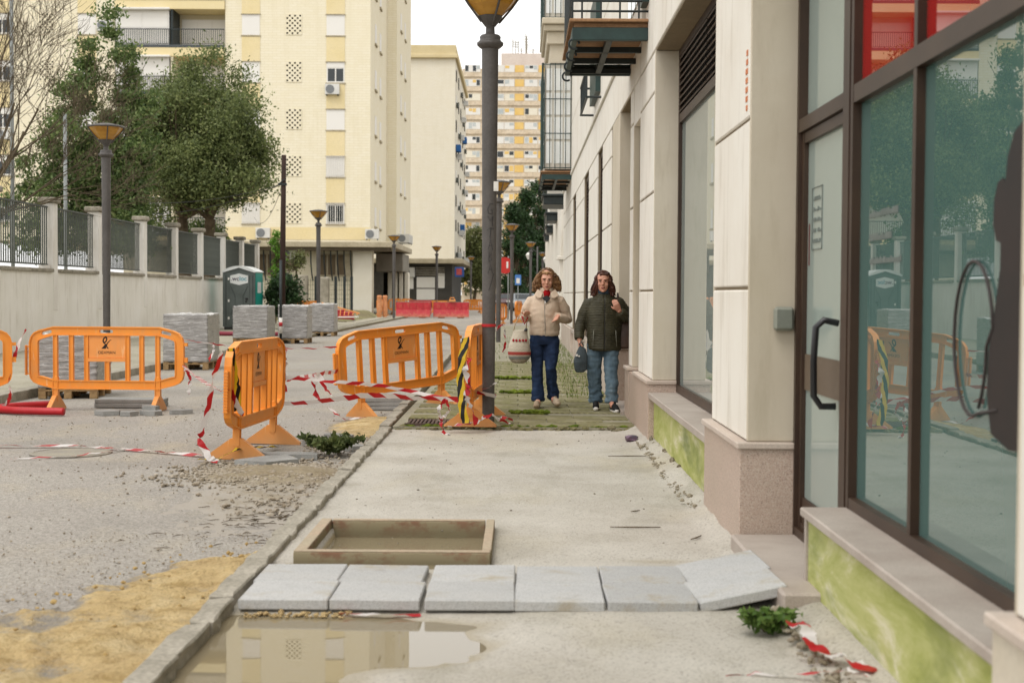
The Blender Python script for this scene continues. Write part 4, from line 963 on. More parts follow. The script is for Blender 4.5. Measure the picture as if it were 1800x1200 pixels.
# scratched graffiti letters down the post, following its round surface
gm = MB()
def scr(pts):
    P = []
    for (a, z) in pts:
        a *= 1.7; r = .066+.012*(z-.4)/2.0+.0015; P.append((r*math.sin(a), -r*math.cos(a), z))
    gm.tube(P, .0032, 4)
GL = {'G': [[(.6,1),(-.2,1),(-.7,.5),(-.5,.05),(.3,0),(.45,.4),(0,.42)]], 'Y': [[(-.7,1),(-.1,.5),(.6,1)], [(.6,1),(.35,.4),(.5,0)]], 'T': [[(-.9,.75),(0,1),(.9,.85)], [(.1,.95),(-.2,0)]], 'A': [[(-.6,0),(0,1),(.55,0)], [(-.4,.4),(.5,.45)]],
      'B': [[(-.4,0),(-.35,1),(.3,.8),(-.3,.5),(.45,.25),(-.4,0)]], '/': [[(.9,1.2),(.2,.2),(-.4,-.5)]]}
for k, ch in enumerate('GYTABA/'):
    for st_ in GL[ch]: scr([(.12+.34*x, 2.20-k*.125+.105*z) for x, z in st_])
gm.build('graffiti', MAT_BLACK, near)
MB().box(.045, .095, -.075, -.068, 2.44, 2.54).build('paper_label', MAT_SHUT, near)
lamps = [((-7.95, 26.8, .10), 'grey street lamp in front of the white wall'), ((-7.8, 54, .10), 'grey street lamp beside the yellow tower entrance, past the toilet cabin'), ((-6.95, 77, .10), 'grey street lamp standing by the left red barrier'), ((-5.6, 94, .10), 'grey street lamp in front of the shuttered corner shop'),
         ((-.60, 39.6, .10), 'second lamp of the right pavement row, partly behind the nearest lamp'), ((-.37, 64, .10), 'third lamp of the right pavement row, beside the red sign'), ((.66, 86, .10), 'fourth lamp of the right pavement row, left of the woman in beige'), ((1.75, 107, .10), 'fifth lamp of the right pavement row, small above the curly hair'), ((2.9, 133, .10), 'farthest lamp of the right pavement row'), ((-4.2, 120, .10), 'small lamp at the corner of the dark shop')]
for p, lab in lamps:
    c = copy_tree(near); c.location = p; c['label'] = lab
    for ch in list(c.children):
        if ch.name.startswith(('graffiti', 'paper_label')): bpy.data.objects.remove(ch)

# ------------------------------------------------------------------ orange barriers
def orange(name, a, b):
    t = NT(name); c = t.ramp(t.noise(2.5, 5), [(.3, a), (.7, b)]); c = t.mix(t.ramp(t.noise(6, 6, .7, t.vec((1, 1, .5))), [(.52, 0.0), (.75, .5)]), c, 'c09060'); c = t.mix(t.ramp(t.math('ADD', t.sep()[2], t.math('MULTIPLY', t.noise(7, 5, .7), .25)), [(.14, .6), (.42, 0.0)]), c, 'ad8a64'); c = t.mix(t.ramp(t.noise(26, 3, .6, t.vec((1, 1, .12), 'Object', (0, .5, 0))), [(.64, 0.0), (.7, .45)]), c, 'e6bd8c')
    t.set(c, .45, .4); t.bump(t.noise(40, 4), .06, .003)
    return t.m
MAT_OR = orange('orange_plastic', 'e0872a', 'e69236')
MAT_ORP = orange('pale_orange_plastic', 'dd8c44', 'e2954e')
MAT_INK = pm('black_ink', '1d1510', '2a1d15', 3, 40, .1, .6, .3, 0)
def rr(x0, x1, z0, z1, r, n=3):
    o = []
    for cx, cz, a0 in ((x1-r, z1-r, 0), (x0+r, z1-r, 90), (x0+r, z0+r, 180), (x1-r, z0+r, 270)):
        for k in range(n+1): a = R(a0+90*k/n); o.append((cx+r*math.cos(a), cz+r*math.sin(a)))
    return o
def outline(k):
    """outer outline of the panel shrunk by k"""
    pts = [(.66, 1.03-k), (.84-k*.3, .985-k), (.905-k*.6, .955-k*.85), (.945-k*.85, .905-k*.5), (.965-k, .83), (.965-k, .46), (.95-k*.9, .39+k*.3), (.91-k*.6, .345+k*.75), (.84-k*.2, .315+k), (.64, .265+k)]
    return pts+[(-x, z) for x, z in reversed(pts)]
F2 = lambda a, b, d: (a, d, b)
def barrier_meshes():
    me = {}
    m = MB().plate(outline(0), [outline(.105)]+[rr(-.085, .085, .955, .995, .018)]+[[(s*(.69), .95), (s*.80, .925), (s*.815, .945), (s*.80, .965), (s*.70, .99), (s*.68, .97)] for s in (-1, 1)], -.018, .018, F2)
    m.plate(outline(-.003), [outline(.012)], -.032, .032, F2); m.plate(outline(.095), [outline(.107)], -.030, .030, F2)
    me['frame'] = m.mesh('frame', MAT_OR)
    me['bar'] = MB().cbox(-.024, .024, -.016, .016, .362, .935, .004).box(-.026, -.018, -.026, .026, .36, .936).box(.018, .026, -.026, .026, .36, .936).mesh('bar', MAT_OR)
    me['short_bar'] = MB().cbox(-.026, .026, -.016, .016, .362, .605, .004).box(-.028, -.02, -.026, .026, .36, .605).box(.02, .028, -.026, .026, .36, .605).mesh('short_bar', MAT_OR)
    me['logo_panel'] = MB().cbox(-.225, .24, -.012, .012, .645, .935, .004).box(-.225, .24, -.028, .028, .605, .645).mesh('logo_panel', MAT_ORP)
    lm = MB()
    el = lambda cx, cz, a, b, t: [(cx+a*math.cos(u)*math.cos(t)-b*math.sin(u)*math.sin(t), cz+a*math.cos(u)*math.sin(t)+b*math.sin(u)*math.cos(t)) for u in np.linspace(0, 2*math.pi, 21)[:-1]]
    for sgn in (-1, 1):
        f = (lambda sg: (lambda a, b, d: (-sg*a*1.35, sg*.0135+sg*d, .842+1.3*(b-.845))))(sgn)
        lm.plate(el(-.012, .868, .033, .020, 1.2), [el(-.012, .868, .019, .009, 1.2)], 0, .001, f)
        lm.plate([(-.045, .785), (-.012, .825), (-.028, .838), (-.022, .843), (.0, .828), (.012, .845), (.035, .868), (.052, .872), (.036, .862), (.014, .835), (.006, .812), (.022, .785), (.012, .785), (.0, .803), (-.004, .785)], [], 0, .001, f)
    me['logo'] = lm.mesh('logo', MAT_INK)
    tm = text_mesh('OEXMAN', .052, 'lettering', 0, 0); tm.materials.append(MAT_INK)
    tm.transform(Matrix.Translation((.005, -.0145, .715)) @ Matrix.Rotation(math.pi/2, 4, 'X')); me['lettering'] = tm
    tb = tm.copy(); tb.transform(Matrix.Rotation(math.pi, 4, 'Z')); me['lettering_back'] = tb
    me['leg'] = MB().cbox(-.032, .032, -.022, .022, .10, .42, .005).box(-.034, -.026, -.03, .03, .12, .40).box(.026, .034, -.03, .03, .12, .40).lathe([(.02, 0), (.02, .004)], (0, 0, 0), 10).mesh('leg', MAT_OR)
    me['foot'] = MB().plate([(-.27, 0), (.27, 0), (.27, .022), (.05, .185), (-.05, .185), (-.27, .022)], [], -.028, .028, lambda a, b, d: (d, a, b)).mesh('foot', MAT_OR)
    h = MB().box(-.05, .0, -.02, .02, .60, .66).box(-.05, 0, -.02, .02, .80, .84)
    me['hook'] = h.mesh('hook', MAT_OR)
    c = MB().cbox(-.055, -.035, -.015, .015, .43, .80, .003)
    for k in range(14): c.box(-.062, -.03, -.02, .02, .44+k*.026, .45+k*.026)
    c.box(-.05, 0, -.014, .014, .44, .455).box(-.05, 0, -.014, .014, .775, .79)
    me['comb'] = c.mesh('hinge_comb', MAT_OR); return me
BM = barrier_meshes()
def barrier(label, p0, p1, z0=0.0, z1=None, lean=0, logo=True, group='orange works barriers'):
    z1 = z0 if z1 is None else z1
    mid = ((p0[0]+p1[0])/2, (p0[1]+p1[1])/2, (z0+z1)/2)
    b = thing('barrier', label, 'barrier', mid, group)
    b.rotation_euler = (lean, -math.atan2(z1-z0, 1.94), math.atan2(p1[1]-p0[1], p1[0]-p0[0]))
    fr = link('frame', BM['frame'], b)
    for x in (-.44, .44): link('bar', BM['bar'], b, (x, 0, 0))
    for x in (-.64, .64):
        link('bar', BM['bar'], b, (x, 0, 0)); lg = link('leg', BM['leg'], b, (x, 0, 0)); link('foot', BM['foot'], lg)
    for x in (-.25, .265): link('bar', BM['bar'], b, (x, 0, 0))
    link('short_bar', BM['short_bar'], b, (.01, 0, 0))
    lp_ = link('logo_panel', BM['logo_panel'], b)
    if logo:
        link('logo', BM['logo'], lp_); link('lettering', BM['lettering'], lp_); link('lettering', BM['lettering_back'], lp_)
    link('hinge_comb', BM['comb'], b, (-.965, 0, 0)); o = link('hook', BM['hook'], b, (1.012, 0, 0))
    return b
barrier('orange barrier cut off by the left edge of the picture', (-8.02, 16.3), (-6.17, 16.95))
barrier('orange barrier standing square in front of the nearest wrapped pallet', (-6.03, 17.15), (-4.12, 17.05))
barrier('orange barrier turned end-on in the middle of the road, hung with yellow tape', (-2.50, 11.85), (-2.36, 13.78), lean=.02)
barrier('tilted orange barrier straddling the kerb left of the nearest lamp', (-2.10, 16.1), (-.70, 17.55), -.03, .10)
barrier('orange barrier end-on against the nearest lamp, wound with striped tape', (-.52, 13.95), (-.40, 15.88), .10)
far = [((-9.3, 58), (-8.6, 59.6), 'orange barrier behind the brown utility pole'), ((-8.4, 90), (-7.0, 91), 'far orange barrier by the concrete pilasters'), ((-6.2, 88), (-4.3, 88.3), 'far orange barrier behind the red barriers, under the corner shop'), ((-8.6, 84.2), (-8.2, 86), 'far orange barrier seen edge-on left of the red barriers'),
       ((-4.4, 108), (-2.8, 109.3), 'far orange barrier left of the nearest lamp post'), ((-4.1, 104), (-2.6, 103.2), 'lower far orange barrier left of the nearest lamp post'), ((-1.5, 62.5), (-.6, 64.2), 'far orange barrier between the lamp posts'), ((-.2, 66), (.1, 67.9), 'far orange barrier edge-on behind the beige jacket')]
for a, b, lab in far: barrier(lab, a, b, .1 if a[0] < -6.9 or a[0] > -1.3 else 0, logo=False, group='far orange barriers')

# ------------------------------------------------------------------ striped tape
def stripe(name, a, b, per=.30, diag=0.0):
    t = NT(name); uv = t.n('UVMap'); sx = t.n('SeparateXYZ'); t.l(uv.outputs[0], sx.inputs[0])
    u = t.math('ADD', t.math('DIVIDE', sx.outputs[0], per), t.math('MULTIPLY', sx.outputs[1], diag)); fr = t.math('FRACT', u)
    c = t.ramp(fr, [(0, a), (.5, b)], 'CONSTANT'); t.set(c, .35, .4)
    tr = t.n('BsdfTranslucent'); t.l(c, tr.inputs[0]); mx = t.n('MixShader'); mx.inputs[0].default_value = .25
    o = [n for n in t.t.nodes if n.type == 'OUTPUT_MATERIAL'][0]; t.l(t.b.outputs[0], mx.inputs[1]); t.l(tr.outputs[0], mx.inputs[2]); t.l(mx.outputs[0], o.inputs[0]); return t.m
MAT_TAPE = stripe('red_white_tape', 'b01c22', 'd6d0cc', .34, .25); MAT_YTAPE = stripe('yellow_black_tape', 'cfae22', '1c1b19', .30, .9)
def tape(label, pts, w=.07, mat=None, twist=1.0, sag=0.0, seed=0, n=10, flat=False, group='barrier tape'):
    """a strand of tape through pts, twisting on its way; flat = lying on the ground"""
    random.seed(seed+100); P = []; D = []
    ph = random.uniform(0, 3)
    pts = [Vector(p) for p in pts]
    for i in range(len(pts)-1):
        a, b = pts[i], pts[i+1]
        for k in range(n if i == len(pts)-2 else n):
            t = k/(n if i < len(pts)-2 else n-1)
            p = a.lerp(b, t); p.z -= sag*4*t*(1-t); p += Vector((random.gauss(0, .004), random.gauss(0, .004), random.gauss(0, .004) if not flat else abs(random.gauss(0, .004)))); P.append(p)
    for i, p in enumerate(P):
        d = (P[min(i+1, len(P)-1)]-P[max(i-1, 0)]).normalized()
        s = d.cross(Vector((0, 0, 1)));  s = s.normalized() if s.length > .05 else Vector((1, 0, 0)); u = s.cross(d).normalized()
        ang = ph+twist*(.9*math.sin(i*.31+ph)+.4*math.sin(i*.83)) if not flat else .35*math.sin(i*.9+ph)+random.gauss(0, .1)
        D.append(s*math.cos(ang)+u*math.sin(ang) if flat else u*math.cos(ang)+s*math.sin(ang))
    if mat is not None and not flat: w *= 1.2; D = [Vector((1, -.15, .12+.25*math.sin(i*.5+ph))) for i in range(len(P))]
    o = MB().ribbon(P, w*.75, D, random.random()).build('barrier_tape', mat or MAT_TAPE, None, True); return tag(o, label, 'tape', group)
T = tape
T('striped tape pulled from the end-on road barrier to the left barrier', [(-2.56, 11.9, .62), (-4.10, 17.0, .56)], .07, sag=.02, seed=1, n=26, twist=.3)
T('striped tape from the end-on road barrier across to the nearest lamp', [(-2.36, 13.75, .36), (-1.55, 14.6, .40), (-.56, 14.0, .40)], .075, sag=.01, seed=2, n=16, twist=.3)
T('striped tape sagging from the far end of the road barrier to the lamp barrier', [(-2.34, 13.8, .62), (-1.5, 14.6, .50), (-.55, 14.1, .37)], .05, seed=3, n=14, twist=.5)
T('striped tape from the road barrier to the tilted barrier', [(-2.34, 13.8, .60), (-2.1, 16.1, .56)], .055, seed=4, n=16, twist=.5)
T('knotted tape ends hanging between the two middle barriers', [(-2.22, 15.0, .58), (-2.2, 15.0, .40), (-2.17, 15.0, .28)], .085, seed=5, n=6, twist=.2)
T('short tape end hanging beside the knotted one', [(-2.16, 15.0, .58), (-2.08, 14.98, .42), (-2.02, 15.0, .36)], .08, seed=6, n=6, twist=.2)
T('long thin striped tape stretched in front of the wrapped pallets', [(-4.12, 17.1, .88), (-3.2, 16.7, .80), (-2.12, 16.1, .84)], .03, sag=.01, seed=7, n=16, twist=.3)
T('tape end dangling before the second wrapped pallet', [(-3.72, 16.95, .86), (-3.73, 16.95, .74), (-3.78, 16.95, .62)], .05, seed=8, n=6, twist=.4)
T('striped tape lying across the road to the end-on barrier foot', [(-5.6, 12.9, .012), (-4.2, 13.05, .014), (-3.6, 12.75, .016), (-2.75, 12.3, .012)], .08, seed=9, n=12, flat=True)
T('striped tape tail trailing off the left edge of the road', [(-3.6, 12.8, .016), (-3.9, 12.2, .012), (-4.4, 12.0, .012)], .03, seed=10, n=8, flat=True)
T('striped tape looped down the near end of the road barrier', [(-2.53, 11.83, .96), (-2.60, 11.8, .72), (-2.66, 11.8, .40), (-2.72, 11.78, .22), (-2.62, 11.75, .06), (-2.55, 11.75, .03)], .075, seed=11, n=6, twist=.3)
T('striped tape knotted at the middle of the near barrier end', [(-2.52, 11.82, .66), (-2.46, 11.9, .62), (-2.42, 11.95, .48), (-2.39, 12.0, .40)], .075, seed=12, n=6, twist=.3)
T('yellow and black tape hanging on the end-on road barrier', [(-2.47, 11.9, .98), (-2.455, 11.95, .80), (-2.44, 12.0, .62), (-2.43, 12.0, .45)], .075, MAT_YTAPE, .15, seed=13, n=6)
T('yellow and black tape lying round the foot of the road barrier', [(-2.78, 11.95, .02), (-2.6, 12.0, .02), (-2.45, 12.1, .10), (-2.36, 12.6, .06), (-2.25, 13.0, .02)], .06, MAT_YTAPE, seed=14, n=6, flat=True)
T('red and white tape bow on the far top corner of the road barrier', [(-2.36, 13.78, .96), (-2.31, 13.8, .90), (-2.33, 13.8, .70), (-2.32, 13.8, .48)], .06, seed=15, n=6, twist=.5)
T('yellow and black tape strip hanging at the lamp barrier', [(-.53, 13.90, 1.02), (-.575, 13.88, .80), (-.59, 13.88, .60), (-.57, 13.87, .36), (-.53, 13.86, .17)], .085, MAT_YTAPE, .12, seed=16, n=7)
T('bunched striped tape on the near end of the lamp barrier', [(-.50, 13.88, .82), (-.54, 13.86, .70), (-.50, 13.86, .56), (-.53, 13.85, .44), (-.46, 13.85, .30), (-.42, 13.85, .16)], .085, seed=17, n=6, twist=.5)
T('tangled striped tape drooping left of the lamp barrier', [(-.74, 13.9, .40), (-.80, 13.88, .32), (-.78, 13.86, .18), (-.74, 13.8, .06), (-.68, 13.7, .07)], .06, seed=18, n=7, twist=1.2)
T('loop of striped tape beside the tangled one', [(-.74, 13.9, .41), (-.69, 13.9, .30), (-.74, 13.88, .24), (-.78, 13.88, .20)], .045, seed=19, n=7, twist=1)
T('striped tape lying over the foot of the lamp barrier', [(-.72, 13.98, .125), (-.5, 13.95, .16), (-.36, 13.96, .20), (-.30, 14.1, .24), (-.18, 14.3, .16), (-.1, 14.4, .125)], .09, seed=20, n=7, flat=True)
T('crumpled striped tape end on the tiles right of the lamp', [(-.22, 14.45, .14), (-.14, 14.5, .18), (-.05, 14.52, .135)], .09, seed=21, n=6, flat=True)
T('striped tape wrapped low round the nearest lamp', [(-.44, 14.68, .43), (-.36, 14.65, .46), (-.28, 14.66, .50), (-.235, 14.72, .53)], .05, seed=22, n=6, twist=.2)
T('second striped tape wrapped low round the nearest lamp', [(-.45, 14.69, .42), (-.34, 14.655, .405), (-.24, 14.70, .385)], .05, seed=23, n=6, twist=.2)
ring = MB().lathe([(.0775, 1.015), (.0778, 1.045)], (-.325, 14.75, .1), 28, False).build('barrier_tape', pm('red_tape', 'a51b20', 'b52329', 4, 30, .1, .4, .4, 0)); tag(ring, 'red tape ring tied round the nearest lamp at chest height', 'tape', 'barrier tape')
T('striped tape end tied behind the nearest lamp', [(-.26, 14.85, 1.07), (-.20, 15.0, 1.13), (-.16, 15.1, 1.12), (-.15, 15.1, .95), (-.17, 15.1, .83)], .035, seed=25, n=6, twist=.5)
T('striped tape joining the two leftmost barriers', [(-6.06, 17.1, 1.0), (-6.13, 17.05, .86), (-6.16, 17.0, .70), (-6.20, 16.95, .50), (-6.22, 16.9, .35)], .07, seed=26, n=6, twist=.5)
T('striped tape hanging onto the red hose', [(-6.2, 16.9, .33), (-6.15, 16.8, .20), (-6.18, 16.7, .08), (-6.5, 16.6, .12)], .06, seed=27, n=6, twist=.8)
T('tape knotted at the right end of the square barrier', [(-4.12, 17.03, .52), (-4.05, 17.0, .50), (-4.02, 17.0, .36), (-4.05, 17.0, .22)], .06, seed=28, n=6, twist=.6)
T('striped tape scrap beside the far sand patch', [(-2.2, 15.9, .17), (-2.0, 15.85, .02), (-1.75, 15.8, .05)], .07, seed=29, n=7, flat=True)
T('crumpled red and white tape by the weed at the house foot', [(1.10, 5.55, .15), (1.13, 5.42, .165), (1.12, 5.30, .13), (1.16, 5.18, .12), (1.20, 5.05, .14), (1.27, 4.92, .12)], .075, seed=30, n=7, flat=True)
T('thin tape tail drawn across the concrete', [(.62, 4.98, .062), (.80, 5.08, .066), (1.0, 5.04, .08), (1.18, 4.95, .12), (1.24, 4.85, .13)], .022, seed=31, n=8, flat=True)
T('scrap of tape stuck under the grey slabs', [(-.78, 6.08, .05), (-.6, 6.06, .052), (-.42, 6.07, .05)], .03, seed=32, n=6, flat=True)

# ------------------------------------------------------------------ wrapped slab pallets
def filmmat(name, a, b, c):
    t = NT(name); v = t.vec((1.3, 1.3, 16))
    n1 = t.noise(2.6, 7, .75, v, .4); col = t.ramp(n1, [(.3, a), (.48, b), (.68, c)])
    st = t.ramp(t.noise(3, 5, .7, t.vec((2, 2, 9), 'Object', (.35, .25, 0))), [(.6, 0.0), (.66, .7), (.7, 0.0)])
    t.set(t.mix(st, col, 'd8d6d2'), .28, .5); t.bump(n1, .5, .02); return t.m
MAT_FILM = filmmat('stretch_film', '5d5b59', '8c8986', 'c6c3c1'); MAT_FILMS = filmmat('stretch_film_side', '6d6b62', '83807500'[:6], '98958a')
MAT_FILMTOP = pm('crumpled_film_top', 'b9b8b5', 'd3d2cf', 5, 25, .2, .25, .6, .5, .02)
MAT_PALW = pm('pallet_wood', '8a6f4d', 'a58a64', 3, 25, .35, .85, .2, .4, .004, vs=(1, 6, 6))
def wrapped(label, x0, y0, z, rz=0, h=.86, w=.8, d=1.15, seed=0):
    p = thing('slab_pallet', label, 'pallet', (x0+w/2, y0+d/2, z), 'film-wrapped pallets of paving slabs')
    m = MB()
    for k in range(3): m.cbox(-w/2, w/2, -d/2+k*(d-.1)/2, -d/2+.1+k*(d-.1)/2, .10, .125, .004)
    wp = MB()
    for k in range(5): MB().cbox(-w/2+k*(w-.1)/4, -w/2+.1+k*(w-.1)/4, -d/2, d/2, .125, .145, .004).build('board', MAT_PALW, None).parent = p
    for a in range(3):
        for b in range(3): m.cbox(-w/2+a*(w-.1)/2, -w/2+.1+a*(w-.1)/2, -d/2+b*(d-.12)/2, -d/2+.12+b*(d-.12)/2, 0, .10, .004)
    o = m.build('pallet_base', MAT_PALW, None); o.parent = p
    random.seed(seed+900)
    bm = bmesh.new(); bmesh.ops.create_cube(bm, size=1); bmesh.ops.subdivide_edges(bm, edges=bm.edges, cuts=23, use_grid_fill=True)
    for v in bm.verts:
        c = v.co.copy(); q = Vector((c.x*w, c.y*d, c.z*h)); side = max(abs(c.x), abs(c.y))
        rid = noise.noise(Vector((c.x*2+seed, c.y*2, c.z*26)))*.010+noise.noise(Vector((c.x*7+seed, c.y*7, c.z*9)))*.007+.006*math.sin(c.z*h*2*math.pi/.085)
        n_ = Vector((c.x if abs(c.x) > .49 else 0, c.y if abs(c.y) > .49 else 0, 0)); q += n_*2*rid
        if c.z > .49: q.z += .028*noise.noise(Vector((c.x*3+seed, c.y*3, 1)))+.03*noise.noise(Vector((c.x*8, c.y*8+seed, 2)))-.0
        v.co = q+Vector((0, 0, h/2+.146))
    me = bpy.data.meshes.new('film_wrap'); bm.normal_update(); bm.to_mesh(me); bm.free()
    for mt in (MAT_FILM, MAT_FILMS, MAT_FILMTOP): me.materials.append(mt)
    for f in me.polygons: f.material_index = 2 if f.normal.z > .6 else (1 if abs(f.normal.x) > .7 else 0); f.use_smooth = True
    link('film_wrap', me, p); p.rotation_euler = (0, 0, rz); return p
wrapped('film-wrapped slab pallet right behind the square orange barrier', -6.62, 18.95, 0, .12, .72, .78, 1.15, 1)
wrapped('film-wrapped slab pallet nearest the kerb, right of the square barrier', -6.72, 26.2, 0, .02, .90, .84, 1.1, 2)
wrapped('film-wrapped slab pallet directly in front of the toilet cabin', -7.62, 37.0, .1, .0, .86, .92, 1.15, 3)
wrapped('film-wrapped slab pallet right of the thin tape-wound post', -6.98, 40.2, 0, .02, .95, .84, 1.1, 4)
wrapped('farthest film-wrapped slab pallet with its wooden base showing', -7.12, 47.2, 0, .02, .95, .82, 1.1, 5)

# ------------------------------------------------------------------ portable toilet
MAT_WCG = pm('grey_cabin_plastic', '4f5653', '5b6260', 2, 40, .12, .55, .35, .1, .003)
MAT_WCT = pm('teal_cabin_plastic', '16867a', '1f9688', 2, 40, .12, .5, .35, .1, .003)
MAT_WCW = pm('white_cabin_roof', 'c9ccca', 'd5d7d5', 2, 40, .06, .5, .35, 0)
wc = thing('toilet_cabin', 'grey and teal portable toilet cabin with white roof by the wall', 'toilet cabin', (-10.25, 51.6, .1))
wc.rotation_euler = (0, 0, -.07)
def wcp(m, name, mat, par=wc): o = m.build(name, mat, None); o.parent = par; return o
wcp(MB().box(-.55, .55, -.55, .55, 0, .12), 'skid', MAT_BLACK)
wcp(MB().box(-.585, -.56, -.50, .56, .12, 2.1).box(.56, .60, -.44, .56, .12, 2.1).box(-.56, .56, .54, .57, .12, 2.1), 'side_wall', MAT_WCT)
wcp(MB().cbox(.60, .615, -.2, .3, 1.35, 1.75, .004), 'notice', MAT_WCW)
gab = [(-.60, .10), (.60, .10), (.60, 2.10), (.0, 2.28), (-.60, 2.10)]
wcp(MB().plate(gab, [], -.56, -.50, F2), 'front', MAT_WCG)
rf = []
for k in range(13): a = -1+2*k/12; rf.append((a*.64, 2.13+.21*(1-a*a)))
wcp(MB().plate(rf+[(.60, 2.09), (0, 2.27), (-.60, 2.09)], [], -.60, .60, F2), 'roof', MAT_WCW)
dr_ = wcp(MB().cbox(-.36, .40, -.59, -.561, .16, 2.02, .012), 'door', MAT_WCG)
MAT_GROOVE = pm('moulded_groove', '3c4341', '434a48', 2, 40, .1, .6, .3, 0)
for s in (-1, 1):
    wcp(MB().tube([(.02+s*.33, -.592, 1.62), (.02+s*.15, -.592, 1.25), (.02+s*.15, -.592, .85), (.02+s*.33, -.592, .55)], .012, 5), 'groove', MAT_GROOVE, dr_)
    wcp(MB().box(.02+s*.50-.02, .02+s*.50+.02, -.572, -.561, .15, 2.0), 'groove', MAT_GROOVE)
for z in (.38, 1.02, 1.82): wcp(MB().cbox(-.40, -.34, -.60, -.592, z, z+.09, .004), 'hinge', MAT_SHUT, dr_)
wcp(MB().cbox(.25, .36, -.62, -.592, 1.10, 1.17, .006).cbox(.25, .31, -.61, -.592, 1.0, 1.07, .006), 'handle', MAT_BLACK, dr_)
pl_ = wcp(MB().plate([(-.31, 1.72), (.02, 1.64), (.35, 1.72), (.35, 1.98), (.02, 2.06), (-.31, 1.98)], [], -.602, -.591, F2), 'name_plate', MAT_WCW, dr_)
for txt, xx, mt in (('.wc', -.13, pm('plum_ink', '3a3140', '443a49', 2, 30, .1, .6, .3, 0)), ('loc', .17, pm('teal_ink', '2a7f8f', '3390a0', 2, 30, .1, .6, .3, 0))):
    tm = text_mesh(txt, .23, 'lettering', 0, .004); tm.materials.append(mt); tm.transform(Matrix.Translation((xx, -.6045, 1.865)) @ Matrix.Rotation(math.pi/2, 4, 'X')); o = link('lettering', tm); o.parent = pl_

# ------------------------------------------------------------------ water-filled red barriers and far works clutter
MAT_RED = orange('red_plastic', 'a8202a', 'b52c35'); MAT_RED.node_tree.nodes['Principled BSDF'].inputs['Roughness'].default_value = .5
def jersey(label, x0, x1, y, rz=0, z=0):
    L = abs(x1-x0); j = thing('road_block', label, 'road barrier', ((x0+x1)/2, y, z), 'red plastic road blocks'); j.rotation_euler = (0, 0, rz)
    pr = [(-.24, .06), (.24, .06), (.22, .22), (.10, .5), (.08, .95), (-.08, .95), (-.10, .5), (-.22, .22)]
    MB().plate(pr, [], -L/2, L/2, lambda a, b, d: (d, a, b)).build('body', MAT_RED).parent = j
    for k in range(5):
        xx = -L/2+L*(k+.5)/5; q = MB().plate([(-.265, .07), (-.245, .07), (-.115, .5), (-.095, .90), (-.11, .90), (-.13, .5)], [], xx-.16*L/2, xx+.16*L/2, lambda a, b, d: (d, a, b)).build('rib', MAT_RED); q.parent = j
    for k in (-1, 1): MB().box(k*L*.27-.2, k*L*.27+.2, -.2, .2, 0, .06).build('base_foot', MAT_RED).parent = j
    MB().box(-L/2-.001, L/2+.001, -.085, .085, .951, .975).build('dusty_top', MAT_CAP).parent = j
jersey('red plastic road block on the left of the closed road', -7.4, -5.35, 83.5); jersey('red plastic road block on the right of the closed road', -5.2, -3.05, 84.0); jersey('smaller looking red road block behind the left one', -6.9, -5.5, 87.0, 0, .1)
cone = thing('orange_handle', 'small orange lamp bracket on the right red road block', 'warning light', (-4.05, 83.8, .975)); MB().cbox(-4.25, -3.85, 83.75, 83.85, .98, 1.1, .02).tube([(-4.2, 83.8, 1.1), (-4.15, 83.8, 1.22), (-3.95, 83.8, 1.22), (-3.9, 83.8, 1.1)], .03, 6).build('bracket', MAT_OR, cone)
pp = [Vector((-9.0+.9*math.cos(a)*(1+.1*math.sin(3*a)), 67.6+.4*math.sin(a), .22+.022*a)) for a in np.linspace(0, 18, 90)]
tag(MB().tube(pp, .055, 6).build('red_hose', pm('red_hose', '9c1c28', 'ae2832', 3, 30, .15, .45, .4, .1, .003), None, True), 'coil of red conduit on the verge left of the red road blocks', 'conduit')
lf = thing('leaning_fence', 'fallen white and red plastic fence section before the red conduit coil', 'fence', (-8.6, 66, .15))
for k in range(9): MB().tube([(-9.3+k*.2, 66-.02*k, .3+.02*k), (-9.3+k*.2, 66.2, .95-.06*k)], .02, 5).build('bar', MAT_ORP, lf)
m = MB()
MB().tube([(-9.4, 66.2, 1.0), (-7.6, 66.2, .5)], .035, 6).build('rail', MAT_ORP, lf); MB().tube([(-9.4, 66, .3), (-7.6, 65.8, .35)], .035, 6).build('rail', MAT_SHUT, lf)
for k, (x, y, lab) in enumerate(((-8.05, 80, 'left one of two upright orange mesh rolls'), (-7.75, 80.3, 'right one of two upright orange mesh rolls'))):
    tag(MB().lathe([(.13, 0), (.16, .4), (.12, .9), (.15, 1.2), (.1, 1.25)], (x, y, .1), 9).build('mesh_roll', pm('orange_mesh', 'd08450', 'd9a078', 9, 20, .3, .7, .2, .6, .02), None), lab, 'mesh roll', 'orange mesh rolls')
tag(MB().tube([(-10.6, 44, .17), (-7.4, 43.6, .17)], .07, 10).build('red_pipe', pm('dull_red_pipe', '7c2a3a', '8c3545', 3, 30, .15, .5, .4, 0), None, True), 'dull red pipe lying behind the wrapped pallets', 'pipe')
